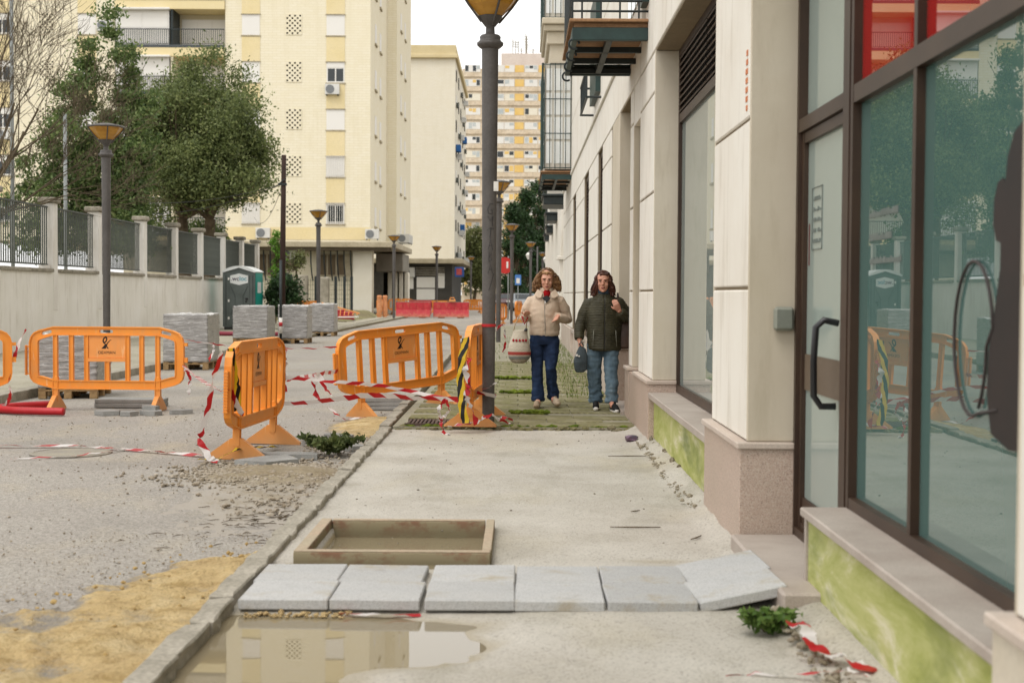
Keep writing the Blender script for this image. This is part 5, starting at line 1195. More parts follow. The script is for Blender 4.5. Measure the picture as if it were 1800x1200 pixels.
# poles and wires
up_ = thing('utility_pole', 'dark brown utility pole with cables before the yellow tower', 'pole', (-8.52, 50, .1))
MB().tube([(-8.52, 50, 0), (-8.5, 50, 3), (-8.46, 50, 6.38)], [.11, .10, .085], 10).build('post', pm('dark_brown_timber', '31241f', '3d2d26', 3, 25, .3, .8, .2, .3, .005), up_, True)
MB().tube([(-8.62, 49.95, 5.35), (-8.42, 49.9, 5.5)], .03, 6).box(-8.66, -8.36, 49.9, 50.1, 5.3, 5.38).build('clamp', MAT_DARKMETAL, up_)
for k, (b, s) in enumerate((((-24, 60, 7.6), 1.4), ((-24, 60, 7.2), 1.7), ((-16, 84, 6.0), .8), ((-14.5, 84.5, 6.6), .5))):
    P = []
    for i in range(25): t = i/24; q = Vector((-8.5, 50, 5.35)).lerp(Vector(b), t); q.z -= s*4*t*(1-t); P.append(q)
    MB().tube(P, .012, 4, False).build('cable', MAT_BLACK, up_)
tp = thing('thin_post', 'thin dark post wound with striped tape between the pallets', 'post', (-6.86, 40, .1))
MB().tube([(-6.86, 40, .05), (-6.86, 40, 2.4)], .04, 8).build('post', MAT_DARKMETAL, tp, True); MB().tube([(-6.86, 40, .3), (-6.86, 40, .75)], .05, 8).build('tape_wrap', MAT_SHUT, tp, True); MB().tube([(-6.86, 40, .5), (-6.86, 40, .62)], .053, 8).build('tape_band', pm('tape_red', 'a51b20', 'b52329', 4, 30, .1, .4, .4, 0), tp, True)
for (x, y, h, lab) in ((-13.2, 40.5, 6.6, 'slim grey pole among the leaves behind the wall'), (-13.9, 38.2, 12, 'slim grey pole at the far left behind the railings')):
    tag(MB().tube([(x, y, 0), (x, y, h)], .055, 8).build('slim_pole', pm('galvanised', '7d817f', '8b8f8d', 3, 30, .1, .5, .4, 0) if 'galvanised' not in bpy.data.materials else bpy.data.materials['galvanised'], None, True), lab, 'pole')
# road signs
sg = thing('road_sign', 'round red road sign on a grey post by the lamp row', 'road sign', (-.62, 75, .1))
MB().tube([(-.62, 75, 0), (-.62, 75, 3.5)], .035, 8).build('post', bpy.data.materials['galvanised'], sg, True)
m = MB().lathe([(.44, 0), (.44, .03)], n=28); m.v = [(-.80+p[0], 74.94-p[2], 3.0+p[1]) for p in m.v]; m.build('disc', pm('sign_red', 'b3221d', 'bf2c26', 2, 30, .05, .5, .4, 0), sg, fixn=True)
MB().box(-.72, -.62, 74.895, 74.905, 2.85, 3.2).build('bar', MAT_SHUT, sg)
sb_ = thing('road_sign', 'small blue and white sign on a thin post in the distance', 'road sign', (-.1, 82, .1))
MB().tube([(-.1, 82, 0), (-.1, 82, 2.6)], .03, 6).build('post', bpy.data.materials['galvanised'], sb_, True); MB().box(-.28, .08, 81.93, 81.96, 2.0, 2.6).build('plate', pm('sign_blue', '3f6fae', '4a7aba', 2, 30, .05, .5, .4, 0), sb_); MB().box(-.2, 0, 81.92, 81.929, 2.1, 2.4).build('symbol', MAT_SHUT, sb_)
# lantern post
ln = thing('lantern_post', 'old style double lantern post among the far lamps', 'street lamp', (1.15, 92, .1))
MB().tube([(1.15, 92, 0), (1.15, 92, 4.6)], .05, 8).tube([(1.15, 92, 4.2), (.8, 92, 4.45), (.55, 92, 4.2)], .03, 6).tube([(1.15, 92, 4.0), (1.5, 92, 4.2), (1.7, 92, 4.0)], .03, 6).build('post', MAT_LAMP, ln, True)
for xx, zz in ((.55, 3.75), (1.7, 3.5)): MB().lathe([(.06, 0), (.2, .3), (.05, .46)], (xx, 92, zz), 6).build('lantern', MAT_SHUT, ln)
# parked cars far down
def car(label, x, y, col, s=1):
    c = thing('parked_car', label, 'car', (x, y, .1), 'cars parked far down the street')
    pm_ = pm('car_paint_'+col, col, col, 2, 30, .04, .25, .6, 0)
    prof = [(-.86, .25), (.86, .25), (.90, .6), (.86, .86), (.62, 1.36), (.5, 1.42), (-.5, 1.42), (-.62, 1.36), (-.86, .86), (-.90, .6)]
    bm_ = MB().plate([(-2.0, .28), (2.0, .28), (2.05, .62), (1.9, .86), (1.1, .96), (.5, 1.40), (-1.0, 1.42), (-1.75, .98), (-2.0, .8)], [], -.82, .82, lambda a, b, d: (x+d, y-a, .1+b)); bm_.build('body', pm_, c, fixn=True)
    MB().plate([(1.06, .98), (.53, 1.36), (.50, 1.36), (1.0, .98)], [], -.70, .70, lambda a, b, d: (x+d, y-a-.03, .1+b)).build('windscreen', MAT_DGLASS, c, fixn=True)
    for sx in (-.83, .83):
        for a in (-1.25, 1.3):
            w = MB().tube([(x+sx-.08, y-a, .42), (x+sx+.08, y-a, .42)], .31, 14).build('wheel', MAT_BLACK, c)
    for sx in (-.6, .6): MB().cbox(x+sx-.18, x+sx+.18, y-2.06, y-1.98, .72, .88, .02).build('headlight', MAT_SHUT, c)
car('silver car parked beyond the orange barriers, left of the curly hair', .35, 112, '8f9498'); car('dark car behind the parked silver one', .0, 120, '2a2d30'); car('dark red car far down the road', -1.6, 128, '4a2226')
# ------------------------------------------------------------------ people
def remeshed(name, mb, vox, mat, parent, smooth_it=4, disp=None, fac=.5):
    me = mb.mesh('tmp', mat); o = bpy.data.objects.new('tmp', me); COL.objects.link(o)
    md = o.modifiers.new('r', 'REMESH'); md.mode = 'VOXEL'; md.voxel_size = vox; md.use_smooth_shade = True
    if smooth_it: s = o.modifiers.new('s', 'SMOOTH'); s.iterations = smooth_it; s.factor = fac
    dg = bpy.context.evaluated_depsgraph_get(); r = bpy.data.meshes.new_from_object(o.evaluated_get(dg))
    bpy.data.objects.remove(o); r.name = name; r.materials.clear()
    for m_ in (mat if isinstance(mat, (list, tuple)) else [mat]): r.materials.append(m_)
    if disp:
        n = len(r.vertices); no = np.empty(3*n); r.vertices.foreach_get('normal', no); no = no.reshape(-1, 3)
        for i, v in enumerate(r.vertices): v.co += Vector(no[i])*disp(v.co)
    r.polygons.foreach_set('use_smooth', [True]*len(r.polygons)); r.update()
    og = ORG.get(parent.name, (0, 0, 0)); r.transform(Matrix.Translation((-og[0], -og[1], -og[2])))
    return link(name, r, parent)
def loft(m, st, n=18):
    """horizontal elliptical rings: (x, y, z, rx, ry)"""
    n0 = len(m.v); k = len(st)
    for (x, y, z, rx, ry) in st:
        for j in range(n): a = 2*math.pi*j/n; m.v.append((x+rx*math.cos(a), y+ry*math.sin(a), z))
    for i in range(k-1):
        for j in range(n): a = n0+i*n+j; b = n0+i*n+(j+1) % n; m._f((a, b, b+n, a+n))
    m._f(tuple(n0+j for j in reversed(range(n)))); m._f(tuple(n0+(k-1)*n+j for j in range(n)))
def limb(m, pts, rr, n=14): m.tube(pts, list(rr), n)
def hand(m, wrist, d, palm_n, side, curl=.6, s=1.0):
    """palm and five bent fingers; d = direction of the fingers, palm_n = palm normal, side = direction of the thumb"""
    w = Vector(wrist); d = Vector(d).normalized(); p = Vector(palm_n); p = (p-d*p.dot(d)).normalized(); t = Vector(side); t = (t-d*t.dot(d)-p*t.dot(p)).normalized()
    for k in range(4):
        off = t*(.027-.018*k)*s; a = w+off*.7; b = w+d*.085*s+off
        m.tube([a, w+d*.045*s+off, b], [.014*s, .0155*s, .0125*s], 8)
        L = (.062, .070, .066, .052)[k]*s; q = b; dd = d.copy()
        pts = [b-d*.01]; 
        for j in range(3):
            dd = (dd*math.cos(curl*.55)+p*math.sin(curl*.55)).normalized(); q = q+dd*L*(.45, .32, .26)[j]; pts.append(q.copy())
        m.tube(pts, [.0105*s, .0100*s, .0092*s, .0078*s], 7)
    a = w+t*.022*s+d*.02*s; q1 = a+(t*.75+d*.6+p*.2).normalized()*.04*s; q2 = q1+(t*.25+d*.85+p*.35).normalized()*.034*s
    m.tube([w+d*.01, a, q1, q2], [.013*s, .015*s, .0115*s, .009*s], 8)
def head_mesh(m, c, s=1.0, turn=0.0, nod=0.0):
    """c = centre of the skull; face towards -y"""
    M = Matrix.Translation(c) @ Matrix.Rotation(turn, 4, 'Z') @ Matrix.Rotation(nod, 4, 'X') @ Matrix.Scale(s, 4)
    t = MB(); t.ico((0, .012, .03), .092, 3, (.86, 1.06, 1.0))
    loft(t, [(0, -.045, -.118, .022, .022), (0, -.040, -.108, .038, .036), (0, -.032, -.088, .052, .056), (0, -.022, -.055, .064, .070), (0, -.016, -.015, .071, .076), (0, -.012, .03, .073, .080), (0, -.005, .06, .070, .078)], 20)
    t.tube([(0, -.090, .022), (0, -.100, .0), (0, -.112, -.022), (0, -.100, -.032)], [.008, .0095, .0135, .008], 8)        # nose
    t.ico((.012, -.098, -.027), .008, 1); t.ico((-.012, -.098, -.027), .008, 1)
    t.tube([(-.024, -.084, -.058), (0, -.092, -.055), (.024, -.084, -.058)], [.005, .008, .005], 7); t.tube([(-.02, -.083, -.068), (0, -.091, -.069), (.02, -.083, -.068)], [.005, .009, .005], 7)
    t.ico((0, -.080, -.105), .018, 2, (1.2, .8, .8))
    for sx in (-1, 1):
        t.ico((sx*.040, -.074, -.025), .024, 2, (1, .6, .9)); t.tube([(sx*.052, -.074, .033), (sx*.03, -.088, .038), (sx*.012, -.088, .032)], [.007, .009, .007], 7)
        t.ico((sx*.080, .012, -.008), .026, 2, (.35, .8, 1.15))
    n0 = len(m.v); m.v += [tuple(M @ Vector(p)) for p in t.v]
    for f in t.f: m._f(tuple(n0+i for i in f))
    return M
def face_parts(par, M, browc, lipc, lids=.5):
    e = MB(); b = MB(); l = MB(); w = MB()
    def pt(x, y, z): return tuple(M @ Vector((x, y, z)))
    for sx in (-1, 1):
        w.ico(pt(sx*.031, -.081, .012), .0105, 2, (1.15, .6, .6)); e.ico(pt(sx*.031, -.0865, .0105), .0062, 2, (1, .6, .8))
        b.tube([pt(sx*.052, -.082, .030), pt(sx*.034, -.0935, .0365), pt(sx*.014, -.095, .031)], [.0022, .0038, .003], 5)
        b.tube([pt(sx*.046, -.083, .014), pt(sx*.031, -.0895, .019), pt(sx*.017, -.087, .014)], [.0016, .0026, .0016], 5)
    l.tube([pt(-.023, -.0895, -.0625), pt(-.008, -.0985, -.0595), pt(.008, -.0985, -.0595), pt(.023, -.0895, -.0625)], [.002, .0042, .0042, .002], 6)
    l.tube([pt(-.021, -.0895, -.0655), pt(0, -.0985, -.0705), pt(.021, -.0895, -.0655)], [.002, .005, .002], 6)
    w.build('eye_white', pm('eye_white', 'b7afa5', 'bfb8ae', 2, 30, .05, .4, .4, 0), par, True); e.build('iris', pm('iris', '2a1d14', '33241a', 2, 30, .1, .2, .5, 0), par, True)
    b.build('eyebrow', pm('brow', browc, browc, 2, 30, .1, .9, .1, 0), par, True); l.build('lips', pm('lips', lipc, lipc, 2, 60, .1, .5, .3, 0), par, True)
def skin(name, a, b):
    t = NT(name); t.set(t.ramp(t.noise(14, 5, .6), [(.3, a), (.7, b)]), .5, .35); t.b.inputs['Subsurface Weight'].default_value = .08; t.b.inputs['Subsurface Radius'].default_value = (.02, .008, .005); t.bump(t.noise(130, 4), .08, .002); return t.m
def hairmat(name, a, b, c):
    t = NT(name); g = t.n('NewGeometry'); t.set(t.mix(.5, t.ramp(g.outputs['Random Per Island'], [(0, a), (.5, b), (1, c)]), t.ramp(t.noise(22, 4), [(.35, a), (.7, c)])), .42, .35); return t.m
def denim(name, a, b, c):
    t = NT(name); z = t.sep()
    f = t.ramp(t.noise(5, 6, .65, t.vec((1, 1, .35))), [(.32, a), (.55, b), (.75, c)]); w = t.noise(420, 2)
    t.set(t.mix(.35, f, t.ramp(w, [(.3, .65), (.7, 1.1)]), 'MULTIPLY'), .9, .15); t.bump(w, .25, .002); return t.m
def cloth(name, a, b, s=6, g=300, bump=.3, rough=.95):
    return pm(name, a, b, s, g, .22, rough, .1, bump, .003)
def shoe(m, heel, toe_dir, L=.245, lift=0):
    h = Vector(heel); d = Vector(toe_dir).normalized()
    P = [h+d*(-.02), h+d*.03, h+d*.09, h+d*.16, h+d*.215, h+d*(L-.01)]
    for (dz, rr) in ((.0, (.030, .036, .036, .040, .038, .022)), (.028, (.026, .033, .034, .034, .026, .012))):
        m.tube([p+Vector((0, 0, rr[i]*.75+dz)) for i, p in enumerate(P)], list(rr), 12)
    m.tube([h+d*.02+Vector((0, 0, .04)), h+d*.03+Vector((0, 0, .10))], [.036, .038], 12)

# ---- woman in the beige jacket -----------------------------------------------------
X1, Y1, G = .30, 16.72, .118
w1 = thing('person', 'woman with curly hair in a beige zip jacket and dark jeans, palms turned up', 'person', (X1, Y1, G))
SK = skin('fair_skin', 'c08a72', 'cf9e87'); JK1 = cloth('beige_fleece', 'c4ae98', 'd0bda8'); JN1 = denim('dark_denim', '1a2438', '263550', '40557a')
def L_(x, y, z): return (X1+x, Y1+y, G+z)
m = MB()
hc1 = L_(.025, -.04, 1.515); M1 = head_mesh(m, hc1, .98, -.02, .20)
loft(m, [(X1+.02, Y1+.01, G+1.33, .06, .058), (X1+.022, Y1-.0, G+1.40, .052, .054), (X1+.024, Y1-.015, G+1.47, .05, .055)], 14)
loft(m, [(X1, Y1, G+.80, .14, .09), (X1, Y1, G+.95, .15, .10), (X1, Y1, G+1.1, .14, .095), (X1, Y1, G+1.24, .13, .085), (X1+.01, Y1, G+1.32, .09, .06)], 16)
A1 = dict(rs=L_(-.145, .0, 1.25), re=L_(-.235, .03, 1.05), rw=L_(-.225, -.16, 1.10), ls=L_(.165, .0, 1.25), le=L_(.27, .05, 1.03), lw=L_(.15, -.17, 1.085))
limb(m, [A1['rs'], A1['re'], A1['rw']], (.05, .042, .027)); limb(m, [A1['ls'], A1['le'], A1['lw']], (.05, .042, .027))
hand(m, A1['rw'], (.10, -.75, .10), (.1, .2, .9), (-.9, 0, 0), .5, .98); hand(m, A1['lw'], (-.25, -.62, -.45), (-.5, -.2, .8), (.2, -.3, .8), .45, .98)
hip = .84
RL = [L_(-.085, .0, .84), L_(-.085, -.07, .46), L_(-.075, -.10, .09)]; LL = [L_(.085, 0, .84), L_(.075, -.12, .47), L_(.115, .06, .12)]
limb(m, RL, (.075, .05, .035)); limb(m, LL, (.075, .05, .035))
for q in (RL, LL): m.tube([q[2], Vector(q[2])+Vector((0, -.14, -.045))], [.035, .028], 10)
remeshed('body', m, .0062, SK, w1, 3)
face_parts(w1, M1, '4a3424', '8f4b45')
m = MB()     # jacket
loft(m, [(X1-.005, Y1, G+.845, .172, .128), (X1, Y1, G+.87, .182, .136), (X1, Y1-.005, G+.95, .184, .145), (X1, Y1-.01, G+1.06, .178, .148), (X1+.003, Y1-.012, G+1.17, .182, .150), (X1+.008, Y1-.005, G+1.25, .186, .135), (X1+.012, Y1, G+1.315, .155, .112), (X1+.018, Y1+.004, G+1.36, .108, .09), (X1+.02, Y1+.004, G+1.40, .08, .075)], 26)
limb(m, [L_(-.09, .0, 1.285), L_(-.155, .0, 1.262), L_(-.205, .015, 1.17), A1['re'], L_(-.235, -.06, 1.07), Vector(A1['rw'])+Vector((0, .02, 0))], (.056, .070, .070, .066, .058, .048)); limb(m, [L_(.11, .0, 1.285), L_(.175, .0, 1.262), L_(.235, .025, 1.17), A1['le'], L_(.225, -.06, 1.05), Vector(A1['lw'])+Vector((.0, .02, 0))], (.056, .070, .071, .070, .060, .048))
def fold1(c): return .008*noise.noise(c*8)+.006*noise.noise(Vector((c.x*9, c.y*9, c.z*20)))+.003*noise.noise(c*30)-.006*math.exp(-((c.x-X1+.002)/.006)**2)*(c.y < Y1)*(c.z > G+.85)
jk = remeshed('jacket', m, .009, JK1, w1, 5, fold1)
m = MB()     # collar
for sx in (-1, 1):
    m.plate([(sx*.045+.02, 1.36), (sx*.105+.02, 1.405), (sx*.150+.02, 1.33), (sx*.095+.02, 1.292), (sx*.06+.02, 1.30)], [], -.150, -.128, lambda a, b, d: (X1+a, Y1+d+.55*max(0, b-1.30)+.25*max(0, abs(a-.02)-.06), G+b))
loft(m, [(X1+.02, Y1+.0, G+1.37, .098, .09), (X1+.02, Y1+.005, G+1.42, .088, .085)], 20)
remeshed('collar', m, .006, JK1, jk, 4)
MB().tube([L_(.002+.004*math.sin(z*9), -.158 if z > .95 else -.150, z) for z in np.linspace(.86, 1.27, 20)], .004, 5).build('zip', pm('zip_metal', '7f7a73', '8d8880', 2, 50, .1, .4, .5, 0), jk, True)
MB().box(X1-.004, X1+.010, Y1-.170, Y1-.160, G+1.235, G+1.262).build('zip_pull', MAT_SHUT, jk)
m = MB(); loft(m, [(X1+.02, Y1-.035, G+1.315, .062, .075), (X1+.022, Y1-.03, G+1.36, .068, .07), (X1+.022, Y1-.02, G+1.41, .06, .062)], 18); m.ico(L_(.02, -.105, 1.335), .035, 2, (1.0, .6, 1.2))
remeshed('red_top', m, .007, cloth('red_knit', '8e1418', 'a51d20'), w1, 3)
MB().plate([(-.035, 1.30), (.02, 1.24), (.07, 1.30), (.02, 1.33)], [], -.150, -.135, lambda a, b, d: (X1+a, Y1+d, G+b)).build('dark_shirt', MAT_BLACK, w1)
m = MB()     # jeans, flared
loft(m, [(X1, Y1, G+.74, .175, .125), (X1, Y1, G+.84, .172, .125), (X1, Y1, G+.92, .160, .115)], 22)
limb(m, [L_(-.088, .0, .80), L_(-.09, -.04, .62), L_(-.085, -.07, .46), L_(-.08, -.09, .27), L_(-.075, -.10, .07)], (.098, .087, .068, .066, .082)); limb(m, [L_(.088, 0, .80), L_(.085, -.06, .62), L_(.075, -.12, .47), L_(.095, -.03, .28), L_(.115, .05, .105)], (.098, .088, .068, .064, .078))
def foldj(c): return .009*noise.noise(Vector((c.x*7+c.z*3, c.y*7, c.z*11)))+.006*noise.noise(Vector((c.x*14, c.y*14, c.z*24)))*(1+1.2*math.exp(-((c.z-.22)/.15)**2))+.002*noise.noise(c*40)
remeshed('jeans', m, .0085, JN1, w1, 4, foldj)
for k, (hl, dr2) in enumerate((((-.075, -.11, .0), (-.10, -1, 0)), ((.115, .02, .035), (.22, -1, -.10)))):
    m = MB(); shoe(m, L_(*hl), dr2, .235); remeshed('shoe', m, .006, cloth('beige_suede', 'a3907a', 'b5a48e', 6, 120, .2), w1, 3)
# curly hair: cap plus many spiral locks
HM1 = hairmat('curly_blond_brown', '442b1b', '7b5434', 'ad8557')
m = MB(); random.seed(5)
Mi = M1
def hp(x, y, z): return Mi @ Vector((x, y, z))
for k in range(46):
    a = random.uniform(.1, math.pi-.1); el = random.uniform(.0, 1.3)
    m.ico(hp(.088*math.cos(a)*math.cos(el), .015+.10*math.sin(a)*math.cos(el)-.012, .035+.095*math.sin(el)), .027, 1, (1, 1, 1), .1)
for sx in (-1, 1):
    for k in range(16): z = random.uniform(-.15, -.02); m.ico(hp(sx*random.uniform(.06, .095), .035+random.gauss(0, .015), z), .026, 1)
    for k in range(30):
        z = random.uniform(-.14, .07); m.ico(hp(sx*(.088+.05*smoothstep(.06, -.12, z))+random.gauss(0, .008), .025+random.gauss(0, .028), z), .026, 1, (1, 1, 1), .1)
for k in range(20): m.ico(hp(random.uniform(-.055, .06), -.055+random.gauss(0, .008), .098+random.gauss(0, .006)-.3*0), .018, 1, (1.2, 1, .8), .1)
hr = remeshed('hair', m, .008, HM1, w1, 2, lambda c: .007*noise.noise(c*60))
m = MB()
for k in range(430):
    sx = random.choice((-1, 1)); th = random.uniform(0, 2.6); z0 = random.uniform(-.03, .10)
    r0 = .092 if z0 < .08 else .075
    p = Vector((sx*r0*math.sin(min(th, 1.5)+.25), .018-.09*math.cos(th)*.8 if th > .9 else -.035+random.uniform(0, .05), z0)); Ln = random.uniform(.07, .16)+z0*.7; P = []
    ph = random.uniform(0, 6); rad = random.uniform(.008, .016)
    for i in range(15):
        t = i/14; out_ = .075*t**.8*(1 if z0 < .09 else .7)
        q = p+Vector((sx*out_*random.uniform(.9, 1.1), .01*t, -Ln*t+.02*math.sin(t*3)))+Vector((rad*math.cos(ph+i*1.15), rad*math.sin(ph+i*1.15), 0)); P.append(hp(*q))
    m.tube(P, [.0048]*13+[.0035, .002], 4, False)
m.build('curls', HM1, hr, True)
# her woven bag
WV = NT('woven_bag'); sz = WV.sep()[2]
bn = WV.ramp(sz, [(0, 'a59c8c'), (.05, '7e817c'), (.085, 'b7ae9d'), (.10, 'a34a44'), (.14, 'b7ae9d'), (.17, 'c2b9a8'), (.40, 'c8bfae')], 'CONSTANT')
ck = WV.n('TexChecker'); ck.inputs['Scale'].default_value = 55; WV.l(WV.tc.outputs['Object'], ck.inputs[0])
WV.set(WV.mix(.25, bn, WV.mix(ck.outputs['Fac'], 'e8e2d8', '8f8677'), 'MULTIPLY'), .95, .1); WV.bump(WV.noise(220, 3), .5, .004)
bx1, by1, bz1 = X1-.30, Y1-.13, G+.52
bag = thing('shopping_bag', 'cream woven drawstring bag with red diamonds hanging from the beige woman\'s wrist', 'bag', (bx1, by1, bz1))
m = MB(); loft(m, [(bx1, by1, bz1+.0, .05, .045), (bx1, by1, bz1+.015, .09, .08), (bx1, by1, bz1+.06, .125, .10), (bx1, by1, bz1+.13, .138, .11), (bx1, by1, bz1+.22, .125, .10), (bx1+.005, by1, bz1+.31, .098, .08), (bx1+.008, by1, bz1+.36, .085, .065), (bx1+.008, by1, bz1+.395, .092, .06)], 26)
remeshed('bag_body', m, .007, WV.m, bag, 3, lambda c: .004*noise.noise(c*14))
for k in range(5):
    a = -math.pi/2+(k-2)*.36; r_ = .107; c = (bx1+.004+.112*math.cos(a), by1+.092*math.sin(a), bz1+.275)
    Mx = Matrix.Translation(c) @ Matrix.Rotation(a+math.pi/2, 4, 'Z')
    MB().plate([(-.016, 0), (0, -.018), (.016, 0), (0, .018)], [], -.008, .006, lambda p, q, d: Mx @ Vector((p, d, q))).build('red_diamond', pm('red_yarn', '9c1c28', 'ab2a34', 3, 80, .2, .9, .1, 0) if 'red_yarn' not in bpy.data.materials else bpy.data.materials['red_yarn'], bag)
STR = cloth('bag_strap', 'a9977c', 'b9a98f')
MB().tube([(bx1-.07, by1-.02, bz1+.38), (bx1-.05, by1-.02, bz1+.47), (bx1+.02, by1-.01, bz1+.60), (bx1+.05, by1, bz1+.645), (bx1+.085, by1+.02, bz1+.56), (bx1+.08, by1+.02, bz1+.39)], .007, 6).build('strap', STR, bag, True)
MB().tube([(bx1+.03, by1-.03, bz1+.56), (bx1+.06, by1-.05, bz1+.47), (bx1+.10, by1-.03, bz1+.55)], .010, 6).build('red_ribbon', bpy.data.materials['red_yarn'], bag, True)
MB().ico((bx1+.075, by1-.085, bz1+.40), .022, 1, (1, .4, 1.1), .3).build('tassel', MAT_BLACK, bag)

# ---- woman in the green padded jacket ----------------------------------------------
X2, Y2 = .985, 16.35
w2 = thing('person', 'woman with a brown bob in an olive padded jacket, hand on bag strap', 'person', (X2, Y2, G))
def K_(x, y, z): return (X2+x, Y2+y, G+z)
SK2 = skin('rosy_skin', 'bb836c', 'ca967f')
m = MB()
hc2 = K_(-.01, -.04, 1.49); M2 = head_mesh(m, hc2, .98, -.08, .06)
loft(m, [(X2, Y2+.01, G+1.31, .06, .058), (X2, Y2, G+1.38, .054, .056), (X2-.005, Y2-.01, G+1.45, .05, .055)], 14)
loft(m, [(X2, Y2, G+.78, .14, .09), (X2, Y2, G+.95, .15, .10), (X2, Y2, G+1.1, .14, .095), (X2, Y2, G+1.22, .13, .085), (X2, Y2, G+1.30, .09, .06)], 16)
A2 = dict(rs=K_(-.155, .0, 1.22), re=K_(-.265, .03, 1.0), rw=K_(-.285, -.06, .80), ls=K_(.158, .0, 1.22), le=K_(.285, .02, 1.06), lw=K_(.165, -.15, 1.165))
limb(m, [A2['rs'], A2['re'], A2['rw']], (.05, .042, .028)); limb(m, [A2['ls'], A2['le'], A2['lw']], (.05, .042, .028))
hand(m, A2['rw'], (.12, -.10, -1), (1, .1, 0), (.0, -1, 0), .95, .98); hand(m, A2['lw'], (-.35, -.30, .75), (-.2, .8, .5), (-.7, -.4, -.1), 1.35, .98)
RL = [K_(-.09, 0, .82), K_(-.10, .02, .46), K_(-.075, .09, .09)]; LL = [K_(.085, 0, .82), K_(.085, -.10, .46), K_(.095, -.13, .10)]
limb(m, RL, (.075, .05, .035)); limb(m, LL, (.075, .05, .035))
for q in (RL, LL): m.tube([q[2], Vector(q[2])+Vector((0, -.14, -.05))], [.035, .028], 10)
remeshed('body', m, .0062, SK2, w2, 3)
face_parts(w2, M2, '3d2a20', '94504a')
def padded():
    t = NT('olive_padded_nylon'); c = t.ramp(t.noise(5, 5), [(.3, '2e2b1d'), (.55, '3a3725'), (.75, '484431')]); t.set(c, .55, .35)
    z = t.sep()[2]; w = t.math('SINE', t.math('MULTIPLY', t.math('ADD', z, t.math('MULTIPLY', t.noise(6, 3), .03)), 2*math.pi/.038)); t.bump(t.math('ABSOLUTE', w), .55, .010); return t.m
PD = padded(); m = MB()
loft(m, [(X2+.005, Y2, G+.69, .192, .136), (X2+.005, Y2, G+.72, .204, .146), (X2+.005, Y2, G+.85, .200, .147), (X2+.005, Y2-.005, G+1.0, .205, .152), (X2, Y2-.01, G+1.12, .203, .152), (X2, Y2-.005, G+1.21, .194, .138), (X2, Y2, G+1.285, .160, .115), (X2, Y2, G+1.335, .115, .098), (X2-.002, Y2, G+1.385, .090, .086)], 26)
limb(m, [K_(-.10, .0, 1.262), K_(-.165, .0, 1.236), K_(-.222, .015, 1.13), A2['re'], K_(-.285, -.01, .90), K_(-.285, -.05, .825)], (.058, .074, .074, .069, .060, .052)); limb(m, [K_(.10, .0, 1.265), K_(.168, .0, 1.24), K_(.238, .015, 1.16), A2['le'], K_(.24, -.07, 1.09), K_(.18, -.13, 1.145)], (.058, .074, .075, .074, .062, .050))
def fold2(c):
    u = math.sin((c.z+.02*noise.noise(c*5))*2*math.pi/.042); return .0055*abs(u)+.011*noise.noise(c*7)+.004*noise.noise(c*22)-.007*math.exp(-((c.x-X2-.004)/.006)**2)*(c.y < Y2)
jk2 = remeshed('padded_jacket', m, .008, PD, w2, 4, fold2)
m = MB(); loft(m, [(X2-.003, Y2, G+1.345, .10, .095), (X2-.003, Y2-.002, G+1.385, .098, .095), (X2-.005, Y2-.002, G+1.415, .09, .088)], 20); remeshed('collar', m, .008, cloth('blue_grey_lining', '2c3740', '38444d', 5, 90), jk2, 4)
MB().tube([K_(.004, -.160 if z > .85 else -.155, z) for z in np.linspace(.71, 1.30, 20)], .004, 5).build('zip', MAT_BLACK, jk2, True)
for xx in (-.12, .135): MB().tube([K_(xx, -.145, .93), K_(xx-.012*(1 if xx < 0 else -1), -.152, .74)], .004, 5).build('pocket_zip', pm('zip_grey', '6f6e60', '7b7a6c', 2, 50, .1, .4, .5, 0) if 'zip_grey' not in bpy.data.materials else bpy.data.materials['zip_grey'], jk2, True)
m = MB()
loft(m, [(X2, Y2, G+.70, .19, .132), (X2, Y2, G+.80, .18, .13), (X2, Y2, G+.88, .165, .12)], 22)
limb(m, [K_(-.095, 0, .76), K_(-.103, .01, .60), K_(-.105, .02, .44), K_(-.09, .06, .25), K_(-.078, .08, .075)], (.100, .094, .086, .082, .080)); limb(m, [K_(.09, 0, .76), K_(.09, -.05, .60), K_(.088, -.10, .45), K_(.095, -.12, .26), K_(.10, -.125, .09)], (.098, .090, .082, .078, .076))
remeshed('jeans', m, .0085, denim('light_denim', '475966', '5f727e', '84959e'), w2, 4, lambda c: foldj(c)*1.3)
for k, (hl, d2) in enumerate((((-.078, .07, .01), (-.05, -1, 0)), ((.10, -.16, .0), (.16, -1, .0)))):
    m = MB(); shoe(m, K_(*hl), d2, .25); so = remeshed('shoe', m, .006, cloth('black_trainer', '1b1b1c', '29292a', 6, 100, .2, .7), w2, 3)
    h = Vector(K_(*hl)); d = Vector(d2).normalized(); s_ = d.cross(Vector((0, 0, 1)))
    MB().tube([h+d*a+Vector((0, 0, .010)) for a in (-.045, .05, .12, .20, .245)], [.026, .033, .034, .036, .022], 12).build('sole', MAT_SHUT, so, True)
HM2 = hairmat('chestnut_hair', '24120c', '43241a', '6b3c26')
m = MB(); random.seed(8); Mi = M2
for k in range(60):
    a = random.uniform(-.05, math.pi+.05); el = random.uniform(-.1, 1.45)
    m.ico(hp(.088*math.cos(a)*math.cos(el), .012+.098*math.sin(a)*math.cos(el)-.01, .03+.092*math.sin(el)), .024, 1)
for k in range(16): m.ico(hp(-.05+.10*random.random()+.01, -.062+.02*random.random(), .086+.02*random.random()), .017, 1)
